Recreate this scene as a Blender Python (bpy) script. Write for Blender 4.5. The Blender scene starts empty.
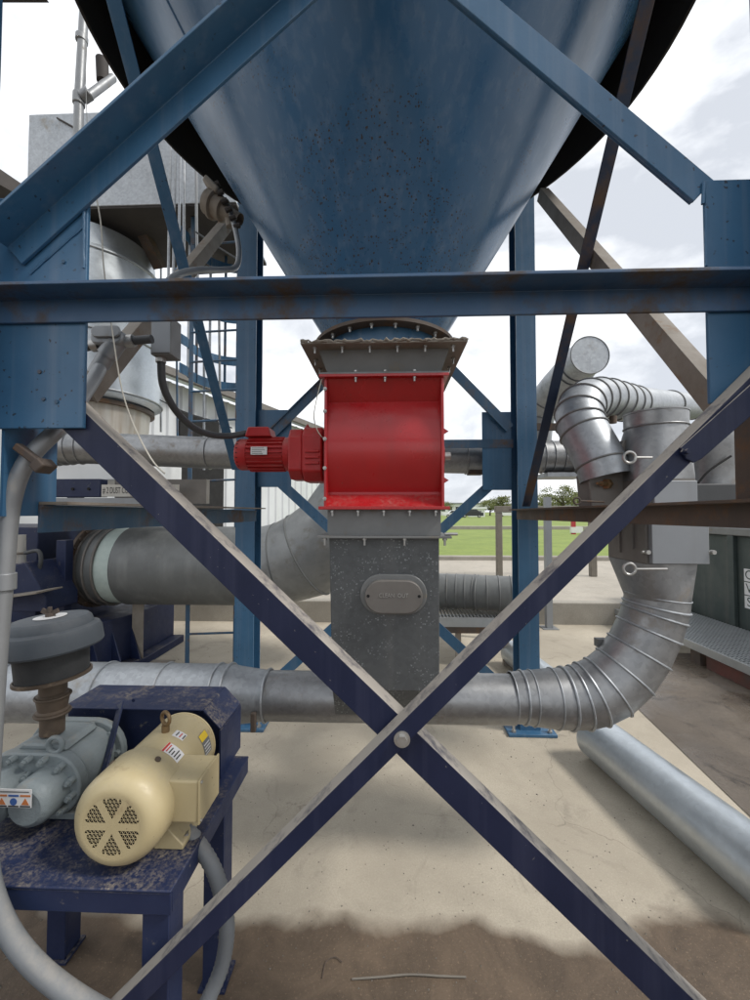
import bpy, math, random
from mathutils import Vector, Matrix, noise as mnoise
random.seed(7)
R = math.radians
scene = bpy.context.scene
col = scene.collection

# ------------------------------------------------------------------ camera
FPX = 400.0                     # focal length in pixels of the 750 px wide photograph
PITCH, YAW = 1.7, 2.0
CAM = Vector((0, 0, 1.5))
cam_d = bpy.data.cameras.new('camera')
cam = bpy.data.objects.new('camera', cam_d)
col.objects.link(cam)
cam.location = CAM
cam.rotation_euler = (R(90 + PITCH), 0, R(YAW))
cam_d.sensor_fit = 'HORIZONTAL'
cam_d.sensor_width = 36.0
cam_d.lens = 36.0 * FPX / 750.0
cam_d.clip_start = 0.02
cam_d.clip_end = 3000
scene.camera = cam

# ------------------------------------------------------------------ sky, sun, exposure
SUN_EL, SUN_AZ = 48.0, 105.0     # azimuth from +Y towards +X
w = bpy.data.worlds.new('World')
scene.world = w
w.use_nodes = True
nt = w.node_tree
for n in list(nt.nodes):
    nt.nodes.remove(n)
def wn(t, **k):
    n = nt.nodes.new(t)
    for a, b in k.items():
        setattr(n, a, b)
    return n
sky = wn('ShaderNodeTexSky', sky_type='NISHITA', sun_disc=False)
sky.sun_elevation = R(SUN_EL)
sky.sun_rotation = R(SUN_AZ)
tc = wn('ShaderNodeTexCoord')
mp = wn('ShaderNodeMapping')
mp.inputs['Scale'].default_value = (1, 1, 2.4)
nt.links.new(tc.outputs['Generated'], mp.inputs[0])
nz = wn('ShaderNodeTexNoise')
nz.inputs['Scale'].default_value = 2.3
nz.inputs['Detail'].default_value = 7
nz.inputs['Roughness'].default_value = 0.55
nz.inputs['Distortion'].default_value = 0.4
nt.links.new(mp.outputs[0], nz.inputs['Vector'])
cr = wn('ShaderNodeValToRGB')
cr.color_ramp.elements[0].position = 0.4
cr.color_ramp.elements[0].color = (3.9, 4.1, 4.45, 1)
cr.color_ramp.elements[1].position = 0.62
cr.color_ramp.elements[1].color = (7.8, 7.9, 8.0, 1)
nt.links.new(nz.outputs['Fac'], cr.inputs[0])
mx = wn('ShaderNodeMixRGB')
mx.inputs[0].default_value = 0.96
nt.links.new(sky.outputs[0], mx.inputs[1])
nt.links.new(cr.outputs[0], mx.inputs[2])
bg = wn('ShaderNodeBackground')
bg.inputs['Strength'].default_value = 0.1
nt.links.new(mx.outputs[0], bg.inputs[0])
out = wn('ShaderNodeOutputWorld')
nt.links.new(bg.outputs[0], out.inputs[0])

sd = bpy.data.lights.new('sun', 'SUN')
sd.energy = 1.5
sd.angle = R(10)
sd.color = (1.0, 0.96, 0.9)
sun = bpy.data.objects.new('sun', sd)
col.objects.link(sun)
sdir = Vector((math.sin(R(SUN_AZ)) * math.cos(R(SUN_EL)), math.cos(R(SUN_AZ)) * math.cos(R(SUN_EL)), math.sin(R(SUN_EL))))
sun.rotation_euler = sdir.to_track_quat('Z', 'Y').to_euler()
sun.location = (8, -3, 14)

vs = scene.view_settings
vs.view_transform = 'Standard'
vs.look = 'None'
vs.gamma = 1
vs.exposure = 0.92
vs.use_curve_mapping = False

# ------------------------------------------------------------------ helpers
CROT = cam.rotation_euler.to_matrix()
def P(px, py, v=None, u=None, z=None):
    """photo pixel -> world point on the plane v (depth), u (side) or z (height)"""
    d = CROT @ Vector(((px - 375) / FPX, (500 - py) / FPX, -1.0))
    if v is not None: t = (v - CAM.y) / d.y
    elif u is not None: t = (u - CAM.x) / d.x
    else: t = (z - CAM.z) / d.z
    return CAM + d * t

ORG = {}
def tag(o, label=None, cat=None, group=None, kind=None):
    if label: o['label'] = label
    if cat: o['category'] = cat
    if group: o['group'] = group
    if kind: o['kind'] = kind
    return o
def thing(name, label, cat, loc=(0, 0, 0), group=None):
    o = bpy.data.objects.new(name, None)
    o.empty_display_size = 0.1
    col.objects.link(o)
    o.location = loc
    ORG[o] = Vector(loc)
    return tag(o, label, cat, group)
def label(o, text):
    o['label'] = text
    return o

def frame_of(t):
    t = t.normalized()
    a = Vector((0, 0, 1)) if abs(t.z) < 0.9 else Vector((0, 1, 0))
    x = a.cross(t).normalized()
    return x, t.cross(x).normalized()

class MB:
    def __init__(s):
        s.v, s.f, s.m = [], [], []
        s.cur = 0
    def add(s, vs_, fs_):
        b = len(s.v)
        s.v += [Vector(q) for q in vs_]
        s.f += [tuple(i + b for i in f) for f in fs_]
        s.m += [s.cur] * len(fs_)
        return s
    def box(s, x0, x1, y0, y1, z0, z1):
        return s.add([(x0, y0, z0), (x1, y0, z0), (x1, y1, z0), (x0, y1, z0), (x0, y0, z1), (x1, y0, z1), (x1, y1, z1), (x0, y1, z1)],
                     [(0, 3, 2, 1), (4, 5, 6, 7), (0, 1, 5, 4), (1, 2, 6, 5), (2, 3, 7, 6), (3, 0, 4, 7)])
    def prism(s, poly, ext):
        """closed polygon of 3D points pushed along ext"""
        ext = Vector(ext); n = len(poly)
        a = [Vector(p) for p in poly]
        nrm = Vector((0, 0, 0))
        for i in range(n): nrm += (a[i] - a[0]).cross(a[(i + 1) % n] - a[0])
        if nrm.dot(ext) > 0: a = a[::-1]
        b = [p + ext for p in a]
        fs_ = [tuple(range(n)), tuple(range(2 * n - 1, n - 1, -1))]
        for i in range(n):
            j = (i + 1) % n
            fs_.append((j, i, n + i, n + j))
        return s.add(a + b, fs_)
    def bar(s, p0, p1, wdt, hgt, up=None):
        p0, p1 = Vector(p0), Vector(p1); t = (p1 - p0).normalized()
        if up is None: x, y = frame_of(t)
        else:
            y = Vector(up); y = (y - t * y.dot(t)).normalized(); x = y.cross(t)
        x, y = x * wdt / 2, y * hgt / 2
        return s.prism([p0 - x - y, p0 + x - y, p0 + x + y, p0 - x + y], p1 - p0)
    def angle(s, p0, p1, wdir, ndir, a, b, t=0.007):
        """rolled steel angle, heel line p0-p1, legs a along wdir and b along ndir"""
        p0, p1 = Vector(p0), Vector(p1); ax = (p1 - p0).normalized()
        wv = Vector(wdir); wv = (wv - ax * wv.dot(ax)).normalized()
        nv = Vector(ndir); nv = nv - ax * nv.dot(ax); nv = (nv - wv * nv.dot(wv)).normalized()
        q = [(0, 0), (a, 0), (a, t), (t, t), (t, b), (0, b)]
        return s.prism([p0 + wv * i + nv * j for i, j in q], p1 - p0)
    def tube(s, pts, radii, n=24, caps=True, closed=False):
        pts = [Vector(p) for p in pts]; m = len(pts)
        if not hasattr(radii, '__len__'): radii = [radii] * m
        tg = []
        for i in range(m):
            if closed: d = pts[(i + 1) % m] - pts[i - 1]
            elif i == 0: d = pts[1] - pts[0]
            elif i == m - 1: d = pts[-1] - pts[-2]
            else: d = (pts[i + 1] - pts[i]).normalized() + (pts[i] - pts[i - 1]).normalized()
            tg.append(d.normalized() if d.length > 1e-9 else tg[-1])
        x, y = frame_of(tg[0])
        vs_, fs_ = [], []
        for i in range(m):
            x = (x - tg[i] * x.dot(tg[i])).normalized(); y = tg[i].cross(x)
            sc = 1.0
            for k in range(n):
                an = 2 * math.pi * k / n
                vs_.append(pts[i] + (x * math.cos(an) + y * math.sin(an)) * radii[i] * sc)
        for i in range(m if closed else m - 1):
            i2 = (i + 1) % m
            for k in range(n):
                k2 = (k + 1) % n
                fs_.append((i * n + k, i * n + k2, i2 * n + k2, i2 * n + k))
        if caps and not closed:
            fs_.append(tuple(range(n - 1, -1, -1)))
            fs_.append(tuple((m - 1) * n + k for k in range(n)))
        return s.add(vs_, fs_)
    def cyl(s, p0, p1, r0, r1=None, n=24, caps=True):
        return s.tube([p0, p1], [r0, r0 if r1 is None else r1], n, caps)
    def lathe(s, org, axis, prof, n=48, close0=False, close1=False, xdir=None):
        """prof: list of (t along axis, radius)"""
        org, ax = Vector(org), Vector(axis).normalized()
        x, y = frame_of(ax)
        vs_, fs_ = [], []
        for t, r in prof:
            for k in range(n):
                an = 2 * math.pi * k / n
                vs_.append(org + ax * t + (x * math.cos(an) + y * math.sin(an)) * r)
        for i in range(len(prof) - 1):
            for k in range(n):
                k2 = (k + 1) % n
                fs_.append((i * n + k, i * n + k2, (i + 1) * n + k2, (i + 1) * n + k))
        if close0: fs_.append(tuple(range(n - 1, -1, -1)))
        if close1: fs_.append(tuple((len(prof) - 1) * n + k for k in range(n)))
        return s.add(vs_, fs_)
    def ring(s, c, axis, R_, rr, n=40, k=8):
        x, y = frame_of(Vector(axis))
        return s.tube([Vector(c) + (x * math.cos(2 * math.pi * i / n) + y * math.sin(2 * math.pi * i / n)) * R_ for i in range(n)], rr, k, closed=True)
    def hexbolt(s, p, d, r=0.007, h=0.006, shank=0.0, rs=0.004):
        p, d = Vector(p), Vector(d).normalized()
        s.cyl(p, p + d * h, r, n=6)
        if shank: s.cyl(p + d * h, p + d * (h + shank), rs, n=8)
        return s
    def quadstrip(s, rows):
        n = len(rows[0]); vs_ = [q for r_ in rows for q in r_]
        fs_ = [(i * n + k, i * n + k + 1, (i + 1) * n + k + 1, (i + 1) * n + k) for i in range(len(rows) - 1) for k in range(n - 1)]
        return s.add(vs_, fs_)
    def to(s, name, mats, parent=None, bevel=0, seg=2, smooth=True, ang=32, loc=None):
        if parent is not None: org = ORG[parent]
        else:
            org = Vector(loc) if loc is not None else Vector((0, 0, 0))
        me = bpy.data.meshes.new(name)
        me.from_pydata([tuple(q - org) for q in s.v], [], s.f)
        if not isinstance(mats, (list, tuple)): mats = [mats]
        for m_ in mats: me.materials.append(m_)
        if len(mats) > 1: me.polygons.foreach_set('material_index', s.m)
        if smooth:
            me.polygons.foreach_set('use_smooth', [True] * len(me.polygons))
            me.set_sharp_from_angle(angle=R(ang))
        me.update()
        o = bpy.data.objects.new(name, me)
        col.objects.link(o)
        ORG[o] = org
        if parent is not None: o.parent = parent
        else: o.location = org
        if bevel:
            b = o.modifiers.new('bevel', 'BEVEL')
            b.width = bevel; b.segments = seg; b.limit_method = 'ANGLE'; b.angle_limit = R(40)
            b.harden_normals = False
        return o

def text_to(name, s, size, mat, parent, pos, right, up, extrude=0.0006, align='CENTER', wid=None):
    cu = bpy.data.curves.new(name, 'FONT')
    cu.body = s; cu.size = size; cu.extrude = extrude; cu.align_x = align; cu.align_y = 'CENTER'
    ob = bpy.data.objects.new(name, cu)
    col.objects.link(ob)
    dg = bpy.context.evaluated_depsgraph_get()
    me = bpy.data.meshes.new_from_object(ob.evaluated_get(dg))
    bpy.data.objects.remove(ob); bpy.data.curves.remove(cu)
    right, up = Vector(right).normalized(), Vector(up).normalized()
    nrm = right.cross(up)
    xs = [q.co.x for q in me.vertices]
    k = 1.0
    if wid and xs: k = wid / max(1e-6, (max(xs) - min(xs)))
    org = ORG[parent]
    for q in me.vertices:
        q.co = Vector(pos) + right * q.co.x * k + up * q.co.y + nrm * q.co.z - org
    me.materials.clear(); me.materials.append(mat)
    o = bpy.data.objects.new(name, me)
    col.objects.link(o); ORG[o] = org; o.parent = parent
    return o

def smooth_path(pts, n=8):
    """Catmull-Rom through the points"""
    pts = [Vector(p) for p in pts]
    q = [pts[0] * 2 - pts[1]] + pts + [pts[-1] * 2 - pts[-2]]
    res = []
    for i in range(1, len(q) - 2):
        for k in range(n):
            t = k / n
            a, b, c, d = q[i - 1], q[i], q[i + 1], q[i + 2]
            res.append(0.5 * ((2 * b) + (c - a) * t + (2 * a - 5 * b + 4 * c - d) * t * t + (3 * b - a - 3 * c + d) * t ** 3))
    res.append(pts[-1])
    return res

# ------------------------------------------------------------------ materials
def mat(name, c1, c2=None, scale=6.0, rough=0.5, rough2=None, metal=0.0, bump=0.0, bscale=60.0,
        rust=None, dust=None, spangle=0.0, streak=None, contrast=(0.3, 0.7), coat=0.0, spots=None, spec=None):
    m = bpy.data.materials.new(name); m.use_nodes = True
    t = m.node_tree; L = t.links.new
    b = t.nodes['Principled BSDF']
    def N(ty, **k):
        n = t.nodes.new(ty)
        for a_, v_ in k.items(): setattr(n, a_, v_)
        return n
    tcn = N('ShaderNodeTexCoord'); vec = tcn.outputs['Object']
    def noise(sc, det=5, ro=0.6, v_=None, dist=0.0):
        n = N('ShaderNodeTexNoise'); n.inputs['Scale'].default_value = sc
        n.inputs['Detail'].default_value = det; n.inputs['Roughness'].default_value = ro; n.inputs['Distortion'].default_value = dist
        L(v_ if v_ is not None else vec, n.inputs['Vector'])
        return n.outputs['Fac']
    def rng(x, a_, b_, c_=0.0, d_=1.0):
        n = N('ShaderNodeMapRange'); n.inputs[1].default_value = a_; n.inputs[2].default_value = b_
        n.inputs[3].default_value = c_; n.inputs[4].default_value = d_
        L(x, n.inputs[0]); return n.outputs[0]
    def mixc(f, a_, b_, mode='MIX'):
        n = N('ShaderNodeMixRGB', blend_type=mode)
        for i, q in ((0, f), (1, a_), (2, b_)):
            if hasattr(q, 'is_linked'): L(q, n.inputs[i])
            elif isinstance(q, (int, float)): n.inputs[i].default_value = q
            else: n.inputs[i].default_value = (*q, 1)
        return n.outputs[0]
    def mul(a_, b_):
        n = N('ShaderNodeMath', operation='MULTIPLY')
        for i, q in ((0, a_), (1, b_)):
            if hasattr(q, 'is_linked'): L(q, n.inputs[i])
            else: n.inputs[i].default_value = q
        return n.outputs[0]
    def mapping(scv):
        n = N('ShaderNodeMapping'); n.inputs['Scale'].default_value = scv; L(vec, n.inputs[0]); return n.outputs[0]
    if c2 is None: c2 = tuple(q * 0.75 for q in c1)
    f = rng(noise(scale, 6, 0.62), *contrast)
    c = mixc(f, c1, c2)
    if spangle:
        v = N('ShaderNodeTexVoronoi'); v.inputs['Scale'].default_value = 55; L(vec, v.inputs['Vector'])
        sp = N('ShaderNodeSeparateColor'); L(v.outputs['Color'], sp.inputs[0])
        c = mixc(spangle, c, mixc(sp.outputs[0], tuple(q * 0.62 for q in c1), tuple(min(1, q * 1.35) for q in c1)))
    if streak:
        sf = rng(noise(streak[1], 4, 0.6, mapping((1, 1, 0.03))), 0.5, 0.75)
        c = mixc(mul(sf, streak[2]), c, streak[0])
    rv = rng(noise(scale * 2.3, 4), 0.3, 0.7, rough, rough2 if rough2 is not None else min(1, rough + 0.15))
    met = None
    if spots:    # small chips: (colour, scale, threshold, area mask scale)
        v = N('ShaderNodeTexVoronoi'); v.inputs['Scale'].default_value = spots[1]
        wn_ = N('ShaderNodeTexNoise'); wn_.inputs['Scale'].default_value = spots[1] * 1.6; L(vec, wn_.inputs['Vector'])
        wa = N('ShaderNodeMixRGB', blend_type='LINEAR_LIGHT'); wa.inputs[0].default_value = 0.5 / spots[1]; L(vec, wa.inputs[1]); L(wn_.outputs['Color'], wa.inputs[2]); L(wa.outputs[0], v.inputs['Vector'])
        sepp = N('ShaderNodeSeparateColor'); L(v.outputs['Color'], sepp.inputs[0])
        sz = rng(sepp.outputs[0], 0.45, 1.0, 0.0, spots[2])
        lt = N('ShaderNodeMath', operation='LESS_THAN'); L(v.outputs['Distance'], lt.inputs[0]); L(sz, lt.inputs[1])
        area = rng(noise(spots[3], 3), 0.44, 0.56)
        if len(spots) > 4:    # pitting is denser towards the bottom of the thing
            sz_ = N('ShaderNodeSeparateXYZ'); L(vec, sz_.inputs[0])
            zm = rng(sz_.outputs[2], spots[4], spots[5], 0.3, -0.12)
            ad = N('ShaderNodeMath', operation='ADD'); L(noise(spots[3], 3), ad.inputs[0]); L(zm, ad.inputs[1])
            area = rng(ad.outputs[0], 0.5, 0.62)
        c = mixc(mul(lt.outputs[0], area), c, spots[0])
    if rust:     # (colour, scale, low, high)
        rf = rng(noise(rust[1], 8, 0.7), rust[2], rust[3])
        c = mixc(rf, c, rust[0])
        rv = mixc(rf, rv, (0.85, 0.85, 0.85))
        if metal:
            met = rng(rf, 0, 1, metal, 0)
    if dust:     # (colour, amount): settled on faces that look up
        g = N('ShaderNodeNewGeometry'); sx = N('ShaderNodeSeparateXYZ'); L(g.outputs['Normal'], sx.inputs[0])
        up = rng(sx.outputs[2], 0.3, 0.65)
        df = mul(up, rng(noise(dust[2], 8, 0.75), dust[3], dust[4], 0.0, dust[1]))
        if len(dust) > 5:     # grains: broken up finely instead of in blotches
            df = mul(df, rng(noise(dust[5], 4, 0.75), 0.42, 0.6))
        c = mixc(df, c, dust[0])
        rv = mixc(df, rv, (0.95, 0.95, 0.95))
    L(c, b.inputs['Base Color']); L(rv, b.inputs['Roughness'])
    b.inputs['Metallic'].default_value = metal
    if met is not None: L(met, b.inputs['Metallic'])
    if coat: b.inputs['Coat Weight'].default_value = coat; b.inputs['Coat Roughness'].default_value = 0.15
    if spec is not None: b.inputs['Specular IOR Level'].default_value = spec
    if bump:
        bn = N('ShaderNodeBump'); bn.inputs['Strength'].default_value = bump; bn.inputs['Distance'].default_value = 0.004
        L(noise(bscale, 6, 0.65), bn.inputs['Height']); L(bn.outputs[0], b.inputs['Normal'])
    return m

RUST = (0.13, 0.06, 0.03)
DUSTC = (0.36, 0.33, 0.29)
M = {}
M['blue'] = mat('blue_paint', (0.027, 0.093, 0.18), (0.042, 0.125, 0.23), 3.5, 0.32, 0.5, bump=0.12, bscale=40,
                rust=(RUST, 9, 0.67, 0.76), spots=((0.02, 0.03, 0.05), 70, 0.28, 3.0), streak=((0.2, 0.24, 0.3), 30, 0.25))
M['blue_rusty'] = mat('worn_blue_paint', (0.023, 0.07, 0.132), (0.042, 0.106, 0.185), 5, 0.4, 0.6, bump=0.15, bscale=50,
                rust=((0.12, 0.075, 0.045), 5, 0.5, 0.66), streak=((0.15, 0.14, 0.13), 30, 0.35))
M['brown'] = mat('rust_stained_steel', (0.105, 0.075, 0.055), (0.06, 0.05, 0.045), 5, 0.6, 0.8, bump=0.3, bscale=45,
                rust=((0.17, 0.085, 0.035), 7, 0.52, 0.7))
M['tan'] = mat('weathered_grey_angle', (0.27, 0.245, 0.21), (0.18, 0.15, 0.12), 6, 0.6, 0.8, bump=0.2, rust=((0.2, 0.11, 0.05), 8, 0.58, 0.72))
M['navy'] = mat('navy_paint', (0.008, 0.0125, 0.037), (0.014, 0.019, 0.05), 5, 0.4, 0.55, spec=0.3, bump=0.08, bscale=80,
                dust=(DUSTC, 0.92, 14, 0.28, 0.5), streak=((0.06, 0.065, 0.11), 20, 0.3), spots=((0.16, 0.15, 0.15), 60, 0.1, 4.0))
M['navy_stand'] = mat('navy_stand_paint', (0.01, 0.017, 0.052), (0.018, 0.027, 0.07), 6, 0.4, 0.6, spec=0.35, bump=0.15, bscale=70,
                dust=((0.3, 0.255, 0.19), 0.9, 3.5, 0.46, 0.66, 90), rust=((0.16, 0.145, 0.125), 26, 0.62, 0.72))
M['cone'] = mat('weathered_hopper_blue', (0.027, 0.097, 0.2), (0.04, 0.125, 0.245), 2.2, 0.24, 0.36, bump=0.1, bscale=5,
                streak=((0.13, 0.2, 0.3), 34, 0.5), spots=((0.035, 0.026, 0.024), 120, 0.46, 3.0, 0.05, 0.95), rust=(RUST, 12, 0.69, 0.76))
M['beam'] = mat('rust_streaked_beam', (0.025, 0.07, 0.15), (0.045, 0.105, 0.2), 4, 0.35, 0.55, bump=0.12, bscale=50, rust=((0.085, 0.065, 0.05), 6, 0.52, 0.66), streak=((0.16, 0.15, 0.14), 14, 0.3))
M['brace_mix'] = mat('dark_rusting_brace', (0.014, 0.028, 0.06), (0.025, 0.042, 0.08), 4, 0.4, 0.6, bump=0.15, rust=((0.1, 0.065, 0.045), 3.5, 0.48, 0.62))
M['inside'] = mat('shade_dark_hopper_skirt', (0.022, 0.02, 0.02), (0.035, 0.028, 0.024), 4, 0.8, 0.9)  # near-black colour carries the shade of the unlit skirt interior
M['galv'] = mat('galvanized_sheet', (0.4, 0.42, 0.44), (0.32, 0.34, 0.36), 4, 0.42, 0.56, metal=0.75, spangle=0.25, bump=0.22, bscale=6,
                rust=((0.3, 0.27, 0.22), 4, 0.62, 0.8))
M['galv_dull'] = mat('dull_galvanized_sheet', (0.34, 0.345, 0.35), (0.25, 0.255, 0.26), 4, 0.36, 0.52, metal=0.8, spangle=0.2, bump=0.28, bscale=7,
                rust=((0.24, 0.19, 0.14), 4, 0.57, 0.75))
M['galv_dark'] = mat('spangled_dark_galvanized', (0.125, 0.133, 0.138), (0.1, 0.107, 0.112), 5, 0.45, 0.6, metal=0.45, spangle=0.2, bump=0.05,
                spots=((0.26, 0.28, 0.29), 130, 0.5, 9), streak=((0.19, 0.19, 0.185), 9, 0.35))
M['galv_bright'] = mat('bright_galvanized_pipe', (0.56, 0.6, 0.63), (0.47, 0.51, 0.54), 3, 0.3, 0.45, metal=0.8, spangle=0.12, bump=0.12, bscale=5)
M['grey_steel'] = mat('grey_steel', (0.21, 0.215, 0.215), (0.16, 0.165, 0.165), 6, 0.45, 0.6, metal=0.3, bump=0.08,
                rust=((0.2, 0.18, 0.15), 12, 0.58, 0.7))
M['diverter'] = mat('dull_brownish_grey_steel', (0.2, 0.185, 0.17), (0.15, 0.14, 0.13), 6, 0.5, 0.65, metal=0.35, bump=0.05, rust=((0.2, 0.14, 0.09), 9, 0.6, 0.75))
M['panel'] = mat('light_grey_panel', (0.29, 0.305, 0.325), (0.24, 0.255, 0.27), 3, 0.4, 0.55, metal=0.3, streak=((0.2, 0.19, 0.17), 9, 0.4), bump=0.1, bscale=6)
M['bigduct'] = mat('grey_painted_duct', (0.175, 0.185, 0.185), (0.13, 0.135, 0.135), 3, 0.45, 0.65, metal=0.35, bump=0.05,
                streak=((0.3, 0.31, 0.3), 9, 0.35), rust=((0.24, 0.23, 0.21), 6, 0.6, 0.75))
M['scuffed'] = mat('scuffed_grey_duct', (0.22, 0.23, 0.235), (0.32, 0.33, 0.33), 5, 0.4, 0.6, metal=0.5, bump=0.06, rust=((0.2, 0.19, 0.17), 7, 0.55, 0.7))
M['red'] = mat('red_enamel', (0.44, 0.012, 0.015), (0.34, 0.009, 0.012), 3, 0.22, 0.4, bump=0.06, bscale=9, coat=0.2, spots=((0.2, 0.06, 0.05), 60, 0.14, 4), streak=((0.27, 0.02, 0.02), 16, 0.3), dust=((0.33, 0.17, 0.14), 0.45, 8, 0.4, 0.65, 70))
M['red_motor'] = mat('red_cast_enamel', (0.45, 0.014, 0.016), (0.34, 0.012, 0.013), 8, 0.35, 0.5, bump=0.2, bscale=90, dust=((0.3, 0.2, 0.17), 0.5, 10, 0.4, 0.65))
M['beige'] = mat('beige_motor_paint', (0.47, 0.395, 0.235), (0.42, 0.345, 0.195), 5, 0.32, 0.5, bump=0.15, bscale=30, rust=((0.27, 0.19, 0.11), 9, 0.6, 0.74), dust=((0.4, 0.34, 0.23), 0.6, 12, 0.42, 0.62, 60), spots=((0.2, 0.15, 0.09), 50, 0.16, 5))
M['blower'] = mat('blue_grey_cast_iron', (0.225, 0.262, 0.275), (0.17, 0.2, 0.21), 10, 0.45, 0.65, bump=0.45, bscale=110,
                dust=((0.3, 0.26, 0.2), 0.6, 9, 0.5, 0.68))
M['filter'] = mat('charcoal_filter_housing', (0.08, 0.095, 0.112), (0.06, 0.072, 0.086), 8, 0.55, 0.7, bump=0.1, bscale=90, dust=((0.2, 0.2, 0.2), 0.5, 5, 0.4, 0.7))
M['filter_body'] = mat('black_filter_element', (0.028, 0.03, 0.032), (0.04, 0.042, 0.044), 20, 0.7, 0.8, bump=0.25, bscale=150)
M['pipe_brown'] = mat('dirty_brown_pipe', (0.13, 0.1, 0.075), (0.085, 0.062, 0.045), 12, 0.5, 0.7, metal=0.3, bump=0.15, rust=((0.24, 0.18, 0.12), 12, 0.58, 0.7))
M['black'] = mat('black_cavity', (0.008, 0.008, 0.009), (0.012, 0.012, 0.012), 5, 0.8)
M['bolt'] = mat('zinc_bolt', (0.5, 0.5, 0.49), (0.4, 0.39, 0.37), 30, 0.35, 0.5, metal=0.85)
M['brass'] = mat('brass_fitting', (0.3, 0.2, 0.1), (0.2, 0.14, 0.08), 20, 0.45, 0.6, metal=0.7)
M['conduit'] = mat('grey_conduit', (0.3, 0.31, 0.32), (0.24, 0.25, 0.26), 9, 0.4, 0.55, metal=0.45, rust=((0.3, 0.28, 0.25), 9, 0.6, 0.75))
M['flex'] = mat('grey_flexible_conduit', (0.16, 0.175, 0.19), (0.12, 0.13, 0.14), 8, 0.5, 0.65, dust=((0.32, 0.3, 0.27), 0.7, 8, 0.4, 0.65))
M['rubber'] = mat('dark_grey_hose', (0.06, 0.065, 0.07), (0.05, 0.052, 0.055), 8, 0.5, 0.6)
M['white'] = mat('white_paint', (0.74, 0.75, 0.75), (0.66, 0.67, 0.67), 3, 0.5, 0.6)
M['white_wall'] = mat('white_corrugated_sheet', (0.58, 0.6, 0.62), (0.5, 0.52, 0.54), 1, 0.45, 0.55, streak=((0.5, 0.5, 0.48), 3, 0.3))
M['cream'] = mat('cream_tank_paint', (0.55, 0.53, 0.49), (0.47, 0.45, 0.4), 3, 0.45, 0.6, streak=((0.24, 0.15, 0.07), 6, 0.8))
M['label'] = mat('label_white', (0.7, 0.7, 0.7), (0.62, 0.62, 0.62), 20, 0.45)
M['ink'] = mat('black_ink', (0.02, 0.02, 0.02), (0.03, 0.03, 0.03), 20, 0.5)
M['orange'] = mat('label_orange', (0.5, 0.17, 0.05), (0.45, 0.15, 0.05), 20, 0.5)
M['labelblue'] = mat('label_blue', (0.04, 0.12, 0.35), (0.04, 0.1, 0.3), 20, 0.5)
M['yellow'] = mat('label_yellow', (0.7, 0.5, 0.03), (0.65, 0.45, 0.03), 20, 0.5)
M['labelred'] = mat('label_red', (0.5, 0.04, 0.03), (0.45, 0.04, 0.03), 20, 0.5)
M['cloth'] = mat('pale_green_band', (0.5, 0.58, 0.54), (0.4, 0.48, 0.45), 12, 0.6, 0.7, bump=0.2)
M['container'] = mat('dark_green_container', (0.035, 0.05, 0.048), (0.055, 0.07, 0.066), 4, 0.5, 0.7, bump=0.2, bscale=20, streak=((0.16, 0.15, 0.13), 9, 0.4), rust=((0.14, 0.1, 0.07), 8, 0.62, 0.75))
M['red_rust'] = mat('red_oxide_beam', (0.15, 0.05, 0.04), (0.09, 0.05, 0.04), 6, 0.6, 0.8, bump=0.3, rust=((0.1, 0.08, 0.07), 8, 0.52, 0.65))
M['grate'] = mat('galvanized_grating', (0.42, 0.44, 0.45), (0.36, 0.38, 0.39), 8, 0.4, 0.55, metal=0.7)
M['wood'] = mat('grey_weathered_rail', (0.2, 0.18, 0.15), (0.14, 0.125, 0.105), 8, 0.7, 0.85, bump=0.2)
M['string'] = mat('pale_string', (0.5, 0.48, 0.42), (0.45, 0.43, 0.38), 20, 0.8)
M['darkbrown'] = mat('dark_brown_eave', (0.035, 0.03, 0.028), (0.05, 0.042, 0.038), 4, 0.7, 0.8)
M['redpost'] = mat('red_post_paint', (0.42, 0.03, 0.04), (0.36, 0.03, 0.04), 4, 0.5)
M['car_dark'] = mat('dark_car_paint', (0.02, 0.022, 0.027), (0.025, 0.027, 0.03), 4, 0.25)
M['car_white'] = mat('white_car_paint', (0.7, 0.7, 0.7), (0.66, 0.66, 0.66), 4, 0.3)
M['glass'] = mat('dark_glass', (0.03, 0.035, 0.04), (0.035, 0.04, 0.045), 3, 0.1)
M['bark'] = mat('bark', (0.07, 0.055, 0.04), (0.05, 0.04, 0.03), 8, 0.9)
M['leaf'] = mat('spring_leaves', (0.2, 0.21, 0.07), (0.12, 0.14, 0.05), 0.6, 0.6)

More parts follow.
